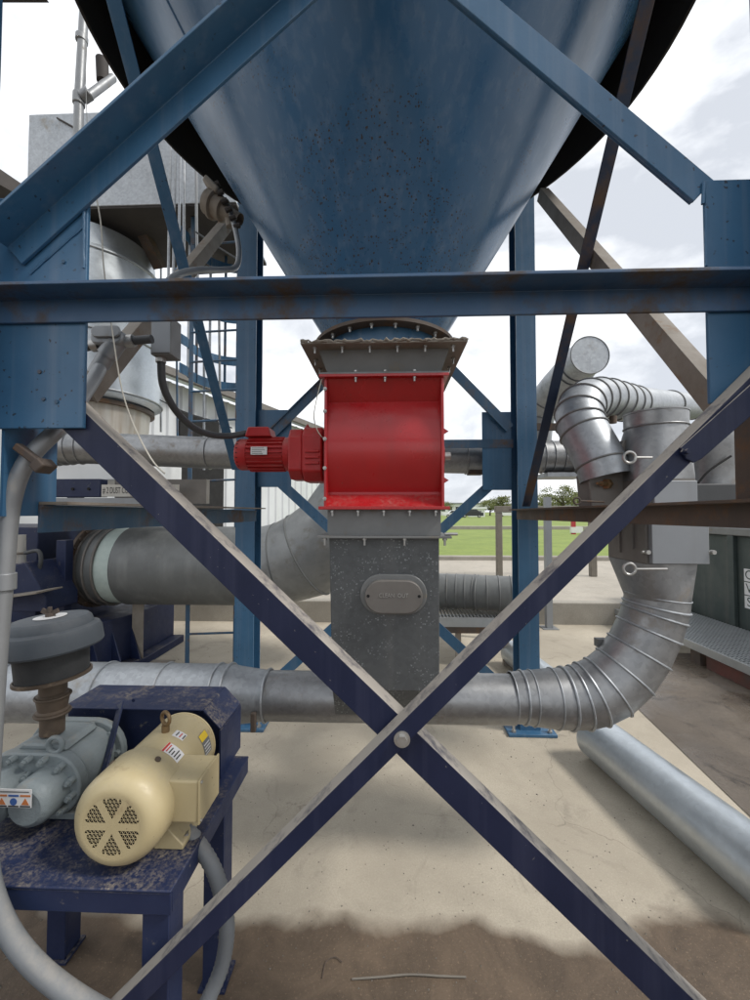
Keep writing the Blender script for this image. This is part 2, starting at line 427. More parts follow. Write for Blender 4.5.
def ground_mat(name, c1, c2, fine, wet=None, rough=0.8, stains=0.16, bumpd=0.5, cracks=False, gloss=False):
    m = bpy.data.materials.new(name); m.use_nodes = True
    t = m.node_tree; L = t.links.new; b = t.nodes['Principled BSDF']
    def N(ty, **k):
        n = t.nodes.new(ty)
        for a_, v_ in k.items(): setattr(n, a_, v_)
        return n
    vec = N('ShaderNodeTexCoord').outputs['Object']
    def noise(sc, det=6, ro=0.6, dist=0.0):
        n = N('ShaderNodeTexNoise'); n.inputs['Scale'].default_value = sc; n.inputs['Detail'].default_value = det
        n.inputs['Roughness'].default_value = ro; n.inputs['Distortion'].default_value = dist
        L(vec, n.inputs['Vector']); return n.outputs['Fac']
    def rng(x, a_, b_, c_=0.0, d_=1.0):
        n = N('ShaderNodeMapRange'); n.inputs[1].default_value = a_; n.inputs[2].default_value = b_
        n.inputs[3].default_value = c_; n.inputs[4].default_value = d_; L(x, n.inputs[0]); return n.outputs[0]
    def mixc(f, a_, b_, mode='MIX'):
        n = N('ShaderNodeMixRGB', blend_type=mode)
        for i, q in ((0, f), (1, a_), (2, b_)):
            if hasattr(q, 'is_linked'): L(q, n.inputs[i])
            elif isinstance(q, (int, float)): n.inputs[i].default_value = q
            else: n.inputs[i].default_value = (*q, 1)
        return n.outputs[0]
    def math_(op, a_, b_):
        n = N('ShaderNodeMath', operation=op)
        for i, q in ((0, a_), (1, b_)):
            if hasattr(q, 'is_linked'): L(q, n.inputs[i])
            else: n.inputs[i].default_value = q
        return n.outputs[0]
    c = mixc(rng(noise(1.7, 8, 0.65, 0.5), 0.36, 0.64), c1, c2)
    c = mixc(rng(noise(6, 8, 0.7), 0.52, 0.7, 0, 0.45), c, tuple(q * 0.68 for q in c1))
    c = mixc(rng(noise(fine, 3, 0.7), 0.35, 0.65, 0.0, 0.5), c, mixc(0.5, c1, tuple(q * 0.45 for q in c2)))
    c = mixc(rng(noise(fine * 1.3, 2, 0.6), 0.6, 0.7, 0, 0.3), c, tuple(min(1, q * 1.3) for q in c1))
    c = mixc(rng(noise(0.7, 6, 0.6, 0.8), 0.5, 0.66, 0, 0.4), c, tuple(q * 0.72 for q in c2))
    c = mixc(rng(noise(2.9, 7, 0.72, 1.2), 0.56, 0.66, 0, stains), c, tuple(q * 0.4 for q in c2))
    rv = rng(noise(4), 0.3, 0.7, rough, min(1, rough + 0.12))
    if gloss: rv = rng(noise(1.6, 5, 0.6, 0.6), 0.42, 0.6, 0.12, 0.7)
    if cracks:     # hairline cracks, only here and there
        dn = N('ShaderNodeTexNoise'); dn.inputs['Scale'].default_value = 3.0; dn.inputs['Detail'].default_value = 6; L(vec, dn.inputs['Vector'])
        wa = N('ShaderNodeMixRGB', blend_type='LINEAR_LIGHT'); wa.inputs[0].default_value = 0.16; L(vec, wa.inputs[1]); L(dn.outputs['Color'], wa.inputs[2])
        vo = N('ShaderNodeTexVoronoi', feature='DISTANCE_TO_EDGE'); vo.inputs['Scale'].default_value = 0.85; L(wa.outputs[0], vo.inputs['Vector'])
        cf_ = math_('MULTIPLY', rng(vo.outputs['Distance'], 0.0006, 0.003, 0.4, 0.0), rng(noise(1.3, 2), 0.48, 0.56))
        c = mixc(cf_, c, tuple(q * 0.3 for q in c2))
    if wet:
        sx = N('ShaderNodeSeparateXYZ'); L(vec, sx.inputs[0])
        d = math_('ADD', sx.outputs[1], math_('MULTIPLY', math_('SUBTRACT', noise(2.2, 4, 0.5, 0.3), 0.5), 0.36))
        e = math_('ADD', d, math_('MULTIPLY', math_('SUBTRACT', noise(30, 4, 0.6), 0.5), 0.012))
        f = rng(e, wet[1] - 0.03, wet[1] + 0.035, 1, 0)
        c = mixc(f, c, mixc(rng(noise(3.5, 8, 0.72, 0.8), 0.4, 0.62), wet[0], tuple(q * 0.58 for q in wet[0])))
        c = mixc(math_('MULTIPLY', f, rng(noise(120, 2, 0.7), 0.6, 0.72, 0, 0.5)), c, tuple(q * 2.2 for q in wet[0]))
        rv = mixc(f, rv, (0.62, 0.62, 0.62))
    L(c, b.inputs['Base Color']); L(rv, b.inputs['Roughness'])
    bn = N('ShaderNodeBump'); bn.inputs['Strength'].default_value = bumpd; bn.inputs['Distance'].default_value = 0.004
    L(noise(fine * 0.8, 4, 0.7), bn.inputs['Height']); L(bn.outputs[0], b.inputs['Normal'])
    return m
M['concrete'] = ground_mat('dusty_concrete', (0.485, 0.432, 0.345), (0.375, 0.33, 0.26), 130, wet=((0.135, 0.096, 0.064), 1.5), bumpd=0.55, cracks=True, stains=0.3)
M['concrete_plain'] = ground_mat('road_concrete', (0.44, 0.4, 0.34), (0.36, 0.33, 0.28), 40)
M['kerbmat'] = ground_mat('kerb_concrete', (0.36, 0.335, 0.29), (0.27, 0.25, 0.215), 60)
M['asphalt'] = ground_mat('wet_asphalt', (0.15, 0.122, 0.094), (0.085, 0.068, 0.052), 70, rough=0.34, stains=0.75, bumpd=0.7, gloss=True)
M['soil'] = ground_mat('soil', (0.2, 0.17, 0.12), (0.15, 0.13, 0.09), 30)
M['grass'] = ground_mat('meadow_grass', (0.23, 0.29, 0.065), (0.165, 0.225, 0.05), 9, rough=0.9, stains=0.0, bumpd=0.1)

# ------------------------------------------------------------------ duct helper
def duct(parent, ring_list, material, n=40, seg_name='pipe_section', bead_mat=None, bead=0.004, cap0=False, cap1=False):
    """ring_list: (point, radius, bead?) ; each stretch between two rings is a part, each bead a ring of its own"""
    pts = [Vector(r_[0]) for r_ in ring_list]; m = len(pts)
    tg = []
    for i in range(m):
        if i == 0: d = pts[1] - pts[0]
        elif i == m - 1: d = pts[-1] - pts[-2]
        else: d = (pts[i + 1] - pts[i]).normalized() + (pts[i] - pts[i - 1]).normalized()
        tg.append(d.normalized())
    x, y = frame_of(tg[0]); fr = []
    for i in range(m):
        x = (x - tg[i] * x.dot(tg[i])).normalized(); y = tg[i].cross(x); fr.append((x.copy(), y.copy()))
    def circ(i, r_):
        return [pts[i] + (fr[i][0] * math.cos(2 * math.pi * k / n) + fr[i][1] * math.sin(2 * math.pi * k / n)) * r_ for k in range(n)]
    parts = []
    for i in range(m - 1):
        b = MB()
        c0, c1 = circ(i, ring_list[i][1]), circ(i + 1, ring_list[i + 1][1])
        fs_ = [(k, (k + 1) % n, n + (k + 1) % n, n + k) for k in range(n)]
        if i == 0 and cap0: fs_.append(tuple(range(n - 1, -1, -1)))
        if i == m - 2 and cap1: fs_.append(tuple(n + k for k in range(n)))
        b.add(c0 + c1, fs_)
        parts.append(b.to(seg_name, material, parent))
    for i in range(m):
        if ring_list[i][2]:
            b = MB(); rr = bead if ring_list[i][2] is True else ring_list[i][2]
            b.tube(circ(i, ring_list[i][1] + rr * 0.4), rr, 8, closed=True)
            b.to('seam_bead', bead_mat or material, parent)
    return parts

# ------------------------------------------------------------------ ground
def sheet(name, poly, z, m, loc=(0, 0, 0)):
    b = MB(); b.add([(x, y, z) for x, y in poly], [tuple(range(len(poly)))])
    return tag(b.to(name, m, None, smooth=False), kind='structure')
sheet('ground', [(-900, -900), (900, -900), (900, 1500), (-900, 1500)], -0.03, M['soil'])
KV = 5.45                       # kerb wall at the back of the yard
LZ = 0.28                       # level of the road behind it
b = MB(); b.box(-14, 14, -8, KV, -0.02, 0.0); tag(b.to('concrete_yard', M['concrete']), kind='structure')
pa, pb = P(620, 692, z=0), P(750, 817, z=0)
du = (pa.x - pb.x) / (pa.y - pb.y)
def edge_u(v): return pb.x + (v - pb.y) * du
sheet('asphalt_lane', [(edge_u(-6), -6), (13.9, -6), (13.9, 4.4), (edge_u(4.4) + 0.25, 4.4), (edge_u(3.7), 3.7)], 0.004, M['asphalt'])
b = MB(); b.box(-40, 60, KV + 0.16, 10.2, -0.02, LZ); tag(b.to('road', M['concrete_plain']), kind='structure')
b = MB(); b.box(-40, 60, KV, KV + 0.158, -0.02, LZ + 0.012); tag(b.to('retaining_kerb', M['kerbmat'], bevel=0.015), kind='structure')
b = MB(); b.box(-200, 300, 10.203, 10.45, 0, LZ + 0.1); tag(b.to('kerb', M['kerbmat'], bevel=0.02), kind='structure')
b = MB(); b.box(-600, 700, 10.453, 700, -0.02, LZ + 0.06); tag(b.to('meadow', M['grass']), kind='structure')
sheet('far_path', [(-200, 27), (300, 27), (300, 33), (-200, 33)], LZ + 0.068, M['kerbmat'])
b = MB(); b.box(-200, 300, 26.6, 26.98, 0.2, LZ + 0.26); tag(b.to('far_kerb', M['kerbmat']), kind='structure')
# spilled grit on the yard
b = MB(); rg = random.Random(3)
for i in range(2600):
    v = rg.uniform(1.05, 5.2); u = rg.uniform(-1.0, 1.0) * v * 1.0
    if u > 1.7: continue
    r_ = rg.uniform(.0012, .0042) * (1 if rg.random() < .93 else 1.8); a_ = rg.uniform(0, 6.28)
    q = [Vector((u + r_ * math.cos(a_ + k * 2.09) * rg.uniform(.7, 1.3), v + r_ * math.sin(a_ + k * 2.09) * rg.uniform(.7, 1.3), .0003)) for k in range(3)]
    b.add(q + [Vector((u, v, r_ * .9))], [(0, 1, 3), (1, 2, 3), (2, 0, 3)])
tag(b.to('grit', M['wood'], smooth=False), 'fine grit and crumbs scattered over the concrete', 'grit', kind='stuff')

# ------------------------------------------------------------------ steel tower
VN = 0.93
pl, pr = P(245, 722, z=0.02), P(531, 722, z=0.02)
VF = 0.5 * (pl.y + pr.y)
UL, UR = pl.x, P(524, 480, v=VF).x
UC = -0.02
VC = 1.80
tower = thing('steel_tower', 'blue steel support tower with crossed navy braces in front of the hopper outlet', 'tower', (UC, VC, 0))
def hcol(u, v, z0, z1, w=0.135, d=0.15):
    b = MB(); t = 0.011
    b.box(u - w / 2, u + w / 2, v - d / 2, v - d / 2 + t, z0, z1)
    b.box(u - w / 2, u + w / 2, v + d / 2 - t, v + d / 2, z0, z1)
    b.box(u - t / 2, u + t / 2, v - d / 2 + t, v + d / 2 - t, z0, z1)
    return b
for u in (UL, UR):
    po = hcol(u, VF, 0.021, 4.3).to('post', M['blue'], tower)
    b = MB(); b.box(u - 0.16, u + 0.16, VF - 0.13, VF + 0.13, 0.001, 0.021); b.to('base_plate', M['blue'], po, bevel=0.003)
    for sx in (-1, 1):
        for sy in (-1, 1):
            b = MB(); b.hexbolt((u + sx * 0.12, VF + sy * 0.1, 0.021), (0, 0, 1), 0.016, 0.014, 0.035, 0.009); b.to('anchor_bolt', M['bolt'], po)
UNL = P(-4, 300, v=VN).x
UNR = P(756, 300, v=VN).x
for u0, u1 in ((UNL - 0.12, UNL), (UNR, UNR + 0.12)):
    b = MB(); b.box(u0, u1, VN - 0.12, VN - 0.002, 0.021, 4.3); po = b.to('post', M['blue'], tower, bevel=0.004)
    b = MB(); b.box(u0 - 0.06, u1 + 0.06, VN - 0.2, VN + 0.06, 0.001, 0.021); b.to('base_plate', M['blue'], po, bevel=0.003)
# front node plates
def plate(px0, py0, px1, py1, v, th, m, name='gusset'):
    a, c = P(px0, py0, v=v), P(px1, py1, v=v)
    b = MB(); b.box(a.x, c.x, v, v + th, c.z, a.z); return b.to(name, m, tower, bevel=0.002)
gl = plate(-70, 200, 83, 428, VN, 0.010, M['blue'])
gr = plate(705, 180, 830, 402, VN, 0.010, M['blue'])
for (x, y) in ((57, 402), (44, 399), (40, 372), (64, 262)):
    q = P(x, y, v=VN); b = MB(); b.hexbolt(q, (0, -1, 0), 0.005, 0.003); b.to('rivet', M['blue_rusty'], tower)
# front horizontal angle
hz = P(375, 293, v=VN).z
b = MB(); b.angle((UNL + 0.002, VN - 0.002, hz), (UNR - 0.002, VN - 0.002, hz), (0, 0, -1), (0, -1, 0), 0.062, 0.075, 0.008)
b.to('beam', M['beam'], tower, bevel=0.0015)
# upper front chevron
p0, p1 = P(8, 247, v=VN - 0.002), P(250, 28, v=VN - 0.002)
b = MB(); b.angle(p0, p0 + (p1 - p0) * 1.85, (1, 0, -1), (0, -1, 0), 0.064, 0.078, 0.008); b.to('upper_brace', M['blue'], tower, bevel=0.0015)
p0, p1 = P(714, 180, v=VN + 0.003), P(500, 0, v=VN + 0.003)
b = MB(); b.angle(p0, p0 + (p1 - p0) * 1.9, (-1, 0, -1), (0, 1, 0), 0.067, 0.07, 0.008); b.to('upper_brace', M['blue'], tower, bevel=0.0015)
# weld bead where the right brace meets its plate
b = MB(); b.tube([P(704, 182, v=VN - 0.001), P(703, 204, v=VN - 0.001)], 0.004, 8); b.to('weld', M['blue'], tower)
for pts in ([(84, 204), (84, 268)], [(30, 274), (82, 228)], [(706, 186), (706, 266)]):
    w_ = [P(pts[0][0] + (pts[1][0] - pts[0][0]) * i / 14 + random.uniform(-.4, .4), pts[0][1] + (pts[1][1] - pts[0][1]) * i / 14, v=VN - .001) for i in range(15)]
    b = MB(); b.tube(w_, [random.uniform(.0022, .0036) for _ in w_], 6); b.to('weld', M['blue'], tower)
# crossed lower braces
A0, A1 = P(83, 410, v=VN + 0.012), P(694, 1000, v=VN + 0.012)
d = (A1 - A0); A1 = A0 + d * 1.16
brA = MB().angle(A0 - d * 0.07, A1, (-1, 0, -1), (0, 1, 0), 0.068, 0.062, 0.007).to('cross_brace', M['navy'], tower, bevel=0.0012)
B0, B1 = P(750, 377, v=VN - 0.05), P(118, 1003, v=VN - 0.05)
d = B1 - B0
brB = MB().angle(B0 - d * 0.08, B0 + d * 1.12, (1, 0, -1), (0, 1, 0), 0.040, 0.048, 0.007).to('cross_brace', M['navy'], tower, bevel=0.0012)
q = P(402, 739, v=VN - 0.051)
b = MB(); b.cyl(q, q + Vector((0, -0.003, 0)), 0.0175, n=24); b.hexbolt(q + Vector((0, -0.003, 0)), (0, -1, 0), 0.0115, 0.008); b.to('bolt', M['bolt'], brB)
b = MB(); b.cyl(q + Vector((0, 0.007, 0)), q + Vector((0, 0.09, 0)), 0.008, n=12); b.to('bolt_shank', M['bolt'], brB)
# torn bracket stub on the right end of brace B
lv = VN - 0.0515
b = MB(); b.prism([P(679, 448, v=lv), P(684, 459, v=lv), P(692, 463, v=lv), P(700, 459, v=lv), P(770, 398, v=lv), P(770, 366, v=lv)], (0, -.006, 0)); lap = b.to('lap_plate', M['navy'], tower, bevel=.0012)
b = MB(); q = P(684, 452, v=lv - .006); b.hexbolt(q, (0, -1, 0), .008, .006, .008, .005); b.to('bolt', M['navy'], lap)
# back node plates, beam and braces
vb = VF - 0.035
plate(258, 410, 291, 487, VF - .02, 0.009, M['blue'])
plate(482, 412, 512, 490, VF - .02, 0.009, M['blue'])
q = P(400, 440, v=vb + 0.012).z
b = MB(); b.angle((UL + 0.08, vb + 0.012, q), (UR - 0.08, vb + 0.012, q), (0, 0, -1), (0, 1, 0), 0.06, 0.07, 0.008); b.to('beam', M['blue_rusty'], tower)
for xa, ya, xb, yb, wd in ((262, 437, 330, 370, (-1, 0, -1)), (506, 432, 452, 377, (1, 0, -1))):
    p0, p1 = P(xa, ya, v=vb - 0.002), P(xb, yb, v=vb - 0.002)
    b = MB(); b.angle(p0, p0 + (p1 - p0) * 2.9, wd, (0, -1, 0), 0.07, 0.02, 0.008); b.to('upper_brace', M['blue_rusty'], tower)
for xa, ya, xb, yb, wd, off in ((268, 465, 330, 522, (-1, 0, -1), 0.014), (505, 465, 449, 516, (1, 0, -1), 0.028)):
    p0, p1 = P(xa, ya, v=vb + off), P(xb, yb, v=vb + off)
    k = (0.25 - p0.z) / (p1.z - p0.z)
    b = MB(); b.angle(p0, p0 + (p1 - p0) * k, wd, (0, 1, 0), 0.07, 0.012, 0.008); b.to('cross_brace', M['blue'], tower)
# sides
SL, SR = UNL + 0.0, UNR - 0.0
SL, SR = -0.94, 0.885
def side_brace(pa_, pb_, u, nd, m, wv, a=0.075, bb=0.06, ext=(0.0, 0.0), name='side_brace'):
    p0, p1 = P(*pa_, u=u), P(*pb_, u=u); d_ = p1 - p0
    b = MB(); b.angle(p0 - d_ * ext[0], p1 + d_ * ext[1], wv, nd, a, bb, 0.008)
    return b.to(name, m, tower, bevel=0.001)
side_brace((655, 0), (533, 496), SR, (-1, 0, 0), M['brace_mix'], (0, 1, 1), 0.1, 0.05, (0.12, 0.04))
side_brace((540, 188), (712, 386), SR + 0.009, (1, 0, 0), M['tan'], (0, 1, 1), 0.065, 0.05, (0, 0.07))
side_brace((106, 0), (232, 470), SL, (1, 0, 0), M['blue'], (0, 1, 1), 0.075, 0.05, (0.12, 0))
side_brace((232, 215), (100, 372), SL - 0.009, (-1, 0, 0), M['tan'], (0, 1, 1), 0.06, 0.05, (0, 0.05))
# side beams (angles lying at eye height) and the side plates at the front posts
zs = P(150, 507, u=SL).z
b = MB(); b.angle((SL, VN + 0.11, zs), (SL, VF - 0.08, zs - 0.01), (0, 0, -1), (1, 0, 0), 0.075, 0.012, 0.008); b.to('side_beam', M['blue_rusty'], tower, bevel=0.001)
b = MB(); b.box(SL + 0.002, SL + 0.08, VN + 0.11, VF - 0.1, zs + 0.0005, zs + 0.008); b.to('side_beam_flange', M['tan'], tower)
zs2 = P(650, 503, u=SR).z
b = MB(); b.angle((SR, VN + 0.012, zs2), (SR, VF - 0.08, zs2 - 0.012), (0, 0, -1), (-1, 0, 0), 0.07, 0.06, 0.008); b.to('side_beam', M['brown'], tower, bevel=0.001)
a, c = P(58, 425, u=SL), P(58, 505, u=SL)
b = MB(); b.box(SL - 0.008, SL - 0.0005, VN + 0.012, a.y, zs - 0.03, a.z + 0.05); b.to('side_gusset', M['blue'], tower)
a, c = P(733, 400, u=SR), P(733, 500, u=SR)
b = MB(); b.box(SR + 0.0005, SR + 0.009, VN + 0.012, a.y, c.z - 0.01, a.z); b.to('side_gusset', M['brown'], tower)  # brown is rust plus shade put into the colour
# clip at the end of the left side beam on the back post
q = P(222, 516, v=VF - 0.1)
b = MB(); b.box(q.x - 0.11, q.x + 0.12, q.y, q.y + 0.01, q.z - 0.03, q.z + 0.025); b.to('splice_plate', M['blue_rusty'], tower, bevel=0.002)

# ------------------------------------------------------------------ hopper
hop = thing('hopper', 'large weathered blue steel hopper cone hanging above the red valve', 'hopper', (UC, VC, 2.2))
ZA, K = 1.84, 0.606
def cr_(z): return K * (z - ZA)
SKR, SKZ = 1.295, 3.6
ZJ = ZA + SKR / K
b = MB(); n = 96
b.lathe((UC, VC, 0), (0, 0, 1), [(2.25, cr_(2.25))] + [(2.25 + (ZJ - 2.25) * i / 10, cr_(2.25 + (ZJ - 2.25) * i / 10)) for i in range(1, 11)], n)
cone = b.to('cone', M['cone'], hop)
b = MB(); b.lathe((UC, VC, 0), (0, 0, 1), [(SKZ, SKR), (6.4, SKR), (6.9, 0.05), (6.9, 0.0)], n)  # closed top lies out of view, added to keep sky light out
b.lathe((UC, VC, 0), (0, 0, 1), [(ZJ - 0.02, SKR - 0.012), (SKZ, SKR - 0.012), (SKZ, SKR)], n)
b.to('skirt', M['inside'], hop)
b = MB(); b.lathe((UC, VC, 0), (0, 0, 1), [(2.222, 0.26), (2.222, 0.315), (2.236, 0.315), (2.236, 0.26)], n); fl = b.to('outlet_flange', M['brown'], hop)
b = MB(); b.lathe((UC, VC, 0), (0, 0, 1), [(2.15, 0.262), (2.222, 0.262)], n); b.to('outlet_neck', M['blue'], hop)
for i in range(20):
    an = 2 * math.pi * (i + 0.5) / 20
    b = MB(); b.hexbolt((UC + 0.291 * math.cos(an), VC + 0.291 * math.sin(an), 2.222), (0, 0, -1), 0.009, 0.007, 0.012, 0.005); b.to('bolt', M['bolt'], fl)
# vertical weld seam on the cone and small lugs
for an, z0 in ((R(211), 3.2),):
    b = MB(); b.tube([(UC + (cr_(z) + 0.001) * math.cos(an), VC + (cr_(z) + 0.001) * math.sin(an), z) for z in (z0, ZJ)], 0.004, 6); b.to('weld_seam', M['cone'], hop)
for (x, y) in ((163, 50),):
    pass

# ------------------------------------------------------------------ grey transition, valve, drop duct
HW = 0.235
trans = thing('transition_hood', 'dusty grey sheet metal transition between hopper cone and red valve', 'duct', (UC, VC, 2.0))
zt1, zt0 = 2.135, 2.036
FW = 0.315
b = MB()
def sq(h, z, dv=0): return [(UC - h, VC - h + dv, z), (UC + h, VC - h + dv, z), (UC + h, VC + h, z), (UC - h, VC + h, z)]
b.add(sq(FW - 0.06, zt1) + sq(HW - 0.012, zt0 + 0.012), [(0, 4, 5, 1), (1, 5, 6, 2), (2, 6, 7, 3), (3, 7, 4, 0)]); b.to('hopper_sides', M['grey_steel'], trans, bevel=0.003)
b = MB(); b.box(UC - FW, UC + FW, VC - FW, VC + FW, zt1, zt1 + 0.008); tf = b.to('top_flange', M['tan'], trans, bevel=0.002)
b = MB()
for i in range(40):   # dried sealant squeezed out along the front edge
    u = UC - FW + 2 * FW * i / 39
    b.add([], [])
pts = [(UC - FW + 2 * FW * i / 60, VC - FW + random.uniform(-.004, .003), zt1 + 0.008 + random.uniform(-.003, .006)) for i in range(61)]
b.tube(pts, [random.uniform(.003, .007) for _ in pts], 6); b.to('sealant_bead', M['tan'], tf)
b = MB(); b.box(UC - HW - 0.02, UC + HW + 0.02, VC - HW - 0.02, VC + HW + 0.02, zt0 + 0.003, zt0 + 0.011); b.to('bottom_flange', M['grey_steel'], trans)
for i in range(6):
    u = UC - FW + 0.05 + (2 * FW - 0.1) * i / 5
    b = MB(); b.hexbolt((u, VC - FW + 0.03, zt1), (0, 0, -1), 0.008, 0.007, 0.018, 0.004); b.to('bolt', M['bolt'], tf)
    for s_ in (-1, 1):
        if 0 < i < 5:
            b = MB(); b.hexbolt((UC + s_ * (FW - 0.03), u - UC + VC, zt1), (0, 0, -1), 0.008, 0.007, 0.018, 0.004); b.to('bolt', M['bolt'], tf)

valve = thing('rotary_valve', 'red rotary airlock valve with red gear motor under the hopper', 'valve', (UC, VC, 1.5))
ZV0, ZV1 = 1.515, 2.036
H = ZV1 - ZV0
vf = -HW
prof = []   # front half outline, (dv, z fraction)
for fz, dv in ((0.0, -0.236), (0.015, -0.236), (0.105, -0.186), (0.125, -0.183)):
    prof.append((dv, fz))
for i in range(1, 16):
    a_ = math.pi * i / 16
    prof.append((-0.183 - 0.05 * math.sin(a_) ** 0.9, 0.125 + (0.70) * i / 16))
for fz, dv in ((0.83, -0.183), (0.845, -0.190), (0.955, -0.225), (0.985, -0.236), (1.0, -0.236)):
    prof.append((dv, fz))
outline = [(VC + dv, ZV0 + H * fz) for dv, fz in prof] + [(VC - dv, ZV0 + H * fz) for dv, fz in reversed(prof)]
b = MB(); b.prism([(UC - HW + 0.011, y, z) for y, z in outline], (2 * HW - 0.022, 0, 0)); body = b.to('body', M['red'], valve, ang=24)
for s_ in (-1, 1):
    x0 = UC + s_ * HW
    b = MB(); b.box(min(x0, x0 - s_ * 0.011), max(x0, x0 - s_ * 0.011), VC - 0.243, VC + 0.243, ZV0 + 0.0, ZV1)
    ep = b.to('end_plate', M['red'], valve, bevel=0.002)
    for i, z in enumerate((0.07, 0.3, 0.52, 0.73, 0.9)):
        b = MB(); b.hexbolt((x0 - s_ * 0.004, VC - 0.243, ZV0 + H * z), (0, -1, 0), 0.008, 0.007, 0.006, 0.004) if s_ < 0 else b.hexbolt((x0 - s_ * 0.0055, VC + 0.243, ZV0 + H * z), (0, 1, 0), 0.008, 0.007); b.to('bolt', M['bolt'], ep)
b = MB(); b.box(UC - HW - 0.018, UC + HW + 0.018, VC - 0.262, VC + 0.262, ZV1 - 0.009, ZV1 + 0.0025); tfl = b.to('top_flange', M['red'], valve, bevel=0.0015)
b = MB(); b.box(UC - HW - 0.018, UC + HW + 0.018, VC - 0.262, VC + 0.262, ZV0 - 0.006, ZV0 + 0.006); bfl = b.to('bottom_flange', M['red'], valve, bevel=0.0015)
for i in range(3):
    u = UC + (-0.11 + 0.115 * i)
    b = MB(); b.hexbolt((u, VC - 0.25, ZV1 - 0.009), (0, 0, -1), 0.007, 0.006, 0.012, 0.004); b.to('bolt', M['bolt'], tfl)
    b = MB(); b.hexbolt((u, VC - 0.25, ZV1 + 0.012), (0, 0, 1), 0.008, 0.006); b.to('bolt', M['bolt'], tfl)
for i in range(5):
    u = UC + (-0.2 + 0.1 * i)
    b = MB(); b.hexbolt((u, VC - 0.25, ZV0 - 0.010), (0, 0, -1), 0.008, 0.007, 0.014, 0.004); b.to('bolt', M['bolt'], bfl)
# bevelled corner wings of the red flange, left and right
for s_ in (-1, 1):
    for zz in (0.66, 0.24):
        x0 = UC + s_ * (HW + 0.001)
        b = MB(); b.prism([(x0, VC - 0.02, ZV0 + H * (zz + 0.06)), (x0 + s_ * 0.05, VC - 0.02, ZV0 + H * zz), (x0, VC - 0.02, ZV0 + H * (zz - 0.06))], (0, 0.01, 0)); b.to('bearing_web', M['red'], valve)
    b = MB(); b.cyl((UC + s_ * HW, VC, 1.75), (UC + s_ * (HW + 0.03), VC, 1.75), 0.05, n=32); b.to('bearing_housing', M['red_motor'], valve)
b = MB(); b.cyl((UC + HW + 0.03, VC, 1.75), (UC + HW + 0.06, VC, 1.75), 0.018); b.to('shaft', M['bolt'], valve)
# gear box
mz = P(300, 456, v=VC).z
gx1 = UC - HW - 0.005
gx0 = P(286, 456, v=VC).x
vm = VC - 0.05
b = MB(); r_ = 0.095
b.prism([(gx1 - 0.105, vm + y, mz + z) for y, z in ((-0.06, 0.107), (0.07, 0.107), (0.1, 0.07), (0.1, -0.08), (0.06, -0.125), (-0.05, -0.125), (-0.095, -0.085), (-0.095, 0.07))], (0.085, 0, 0))
gb = b.to('gearbox', M['red_motor'], valve, bevel=0.008, seg=3)
b = MB(); b.prism([(gx1 - 0.165, vm + y, mz + z) for y, z in ((-0.06, 0.10), (0.06, 0.10), (0.092, 0.06), (0.092, -0.085), (0.05, -0.115), (-0.045, -0.115), (-0.09, -0.08), (-0.09, 0.06))], (0.0595, 0, 0)); b.to('gearbox_half', M['red_motor'], gb, bevel=0.008, seg=3)
for z in (-0.05, -0.025, 0.0):
    b = MB(); b.bar((gx1 - 0.09, vm - 0.097, mz + z), (gx1 - 0.03, vm - 0.097, mz + z), 0.012, 0.012); b.to('rib', M['red_motor'], gb, bevel=0.003)
b = MB(); b.cyl((gx1 - 0.022, vm + 0.02, mz), (gx1, vm + 0.02, mz), 0.075, n=32); b.to('neck', M['red_motor'], gb)
b = MB(); b.lathe((gx1 - 0.1, vm, mz + 0.1065), (0, 0, 1), [(0, 0.016), (0.012, 0.014), (0.02, 0.006), (0.03, 0.0)], 12); b.to('breather', M['red_motor'], gb)
mx0 = P(238, 456, v=VC - .05).x
mx1 = gx1 - 0.165
MR = 0.068
mo = MB(); mo.lathe((mx0, vm, mz), (1, 0, 0), [(0, 0.0), (0.0, 0.052), (0.006, 0.064), (0.016, 0.07), (0.055, 0.07), (0.0555, 0.066), (mx1 - mx0 - 0.03, 0.066), (mx1 - mx0 - 0.028, 0.074), (mx1 - mx0, 0.078)], 40)
motor = mo.to('motor', M['red_motor'], valve)
for i in range(22):
    an = 2 * math.pi * i / 22
    q0 = Vector((mx0 + 0.058, vm + 0.069 * math.cos(an), mz + 0.069 * math.sin(an)))
    b = MB(); b.bar(q0, q0 + Vector((mx1 - mx0 - 0.09, 0, 0)), 0.004, 0.016, up=(0, math.cos(an), math.sin(an))); b.to('cooling_fin', M['red_motor'], motor)
for i in range(7):
    an = R(150 + 10 * i) if i < 0 else R(130 + i * 17)
    b = MB(); b.bar((mx0 - 0.0005, vm + 0.05 * math.cos(an), mz + 0.05 * math.sin(an)), (mx0 + 0.02, vm + 0.071 * math.cos(an), mz + 0.071 * math.sin(an)), 0.006, 0.003); b.to('cowl_slot', M['black'], motor)
tb = MB(); tb.prism([(mx0 + 0.045, vm - 0.05, mz + 0.072), (mx0 + 0.16, vm - 0.05, mz + 0.072), (mx0 + 0.15, vm - 0.05, mz + 0.115), (mx0 + 0.06, vm - 0.05, mz + 0.115)], (0, 0.1, 0)); tbo = tb.to('terminal_box', M['red_motor'], motor, bevel=0.006, seg=3)
b = MB(); b.box(mx0 + 0.085, mx0 + 0.155, vm - 0.0815, vm - 0.0795, mz - 0.012, mz + 0.022); npl = b.to('name_plate', M['label'], motor, bevel=0.001)
for i in range(4):
    b = MB(); zz = mz + 0.016 - i * 0.0075; b.box(mx0 + 0.09, mx0 + 0.09 + random.uniform(.03, .058), vm - 0.0822, vm - 0.0818, zz - 0.0012, zz + 0.0012); b.to('print_line', M['grey_steel'], npl)

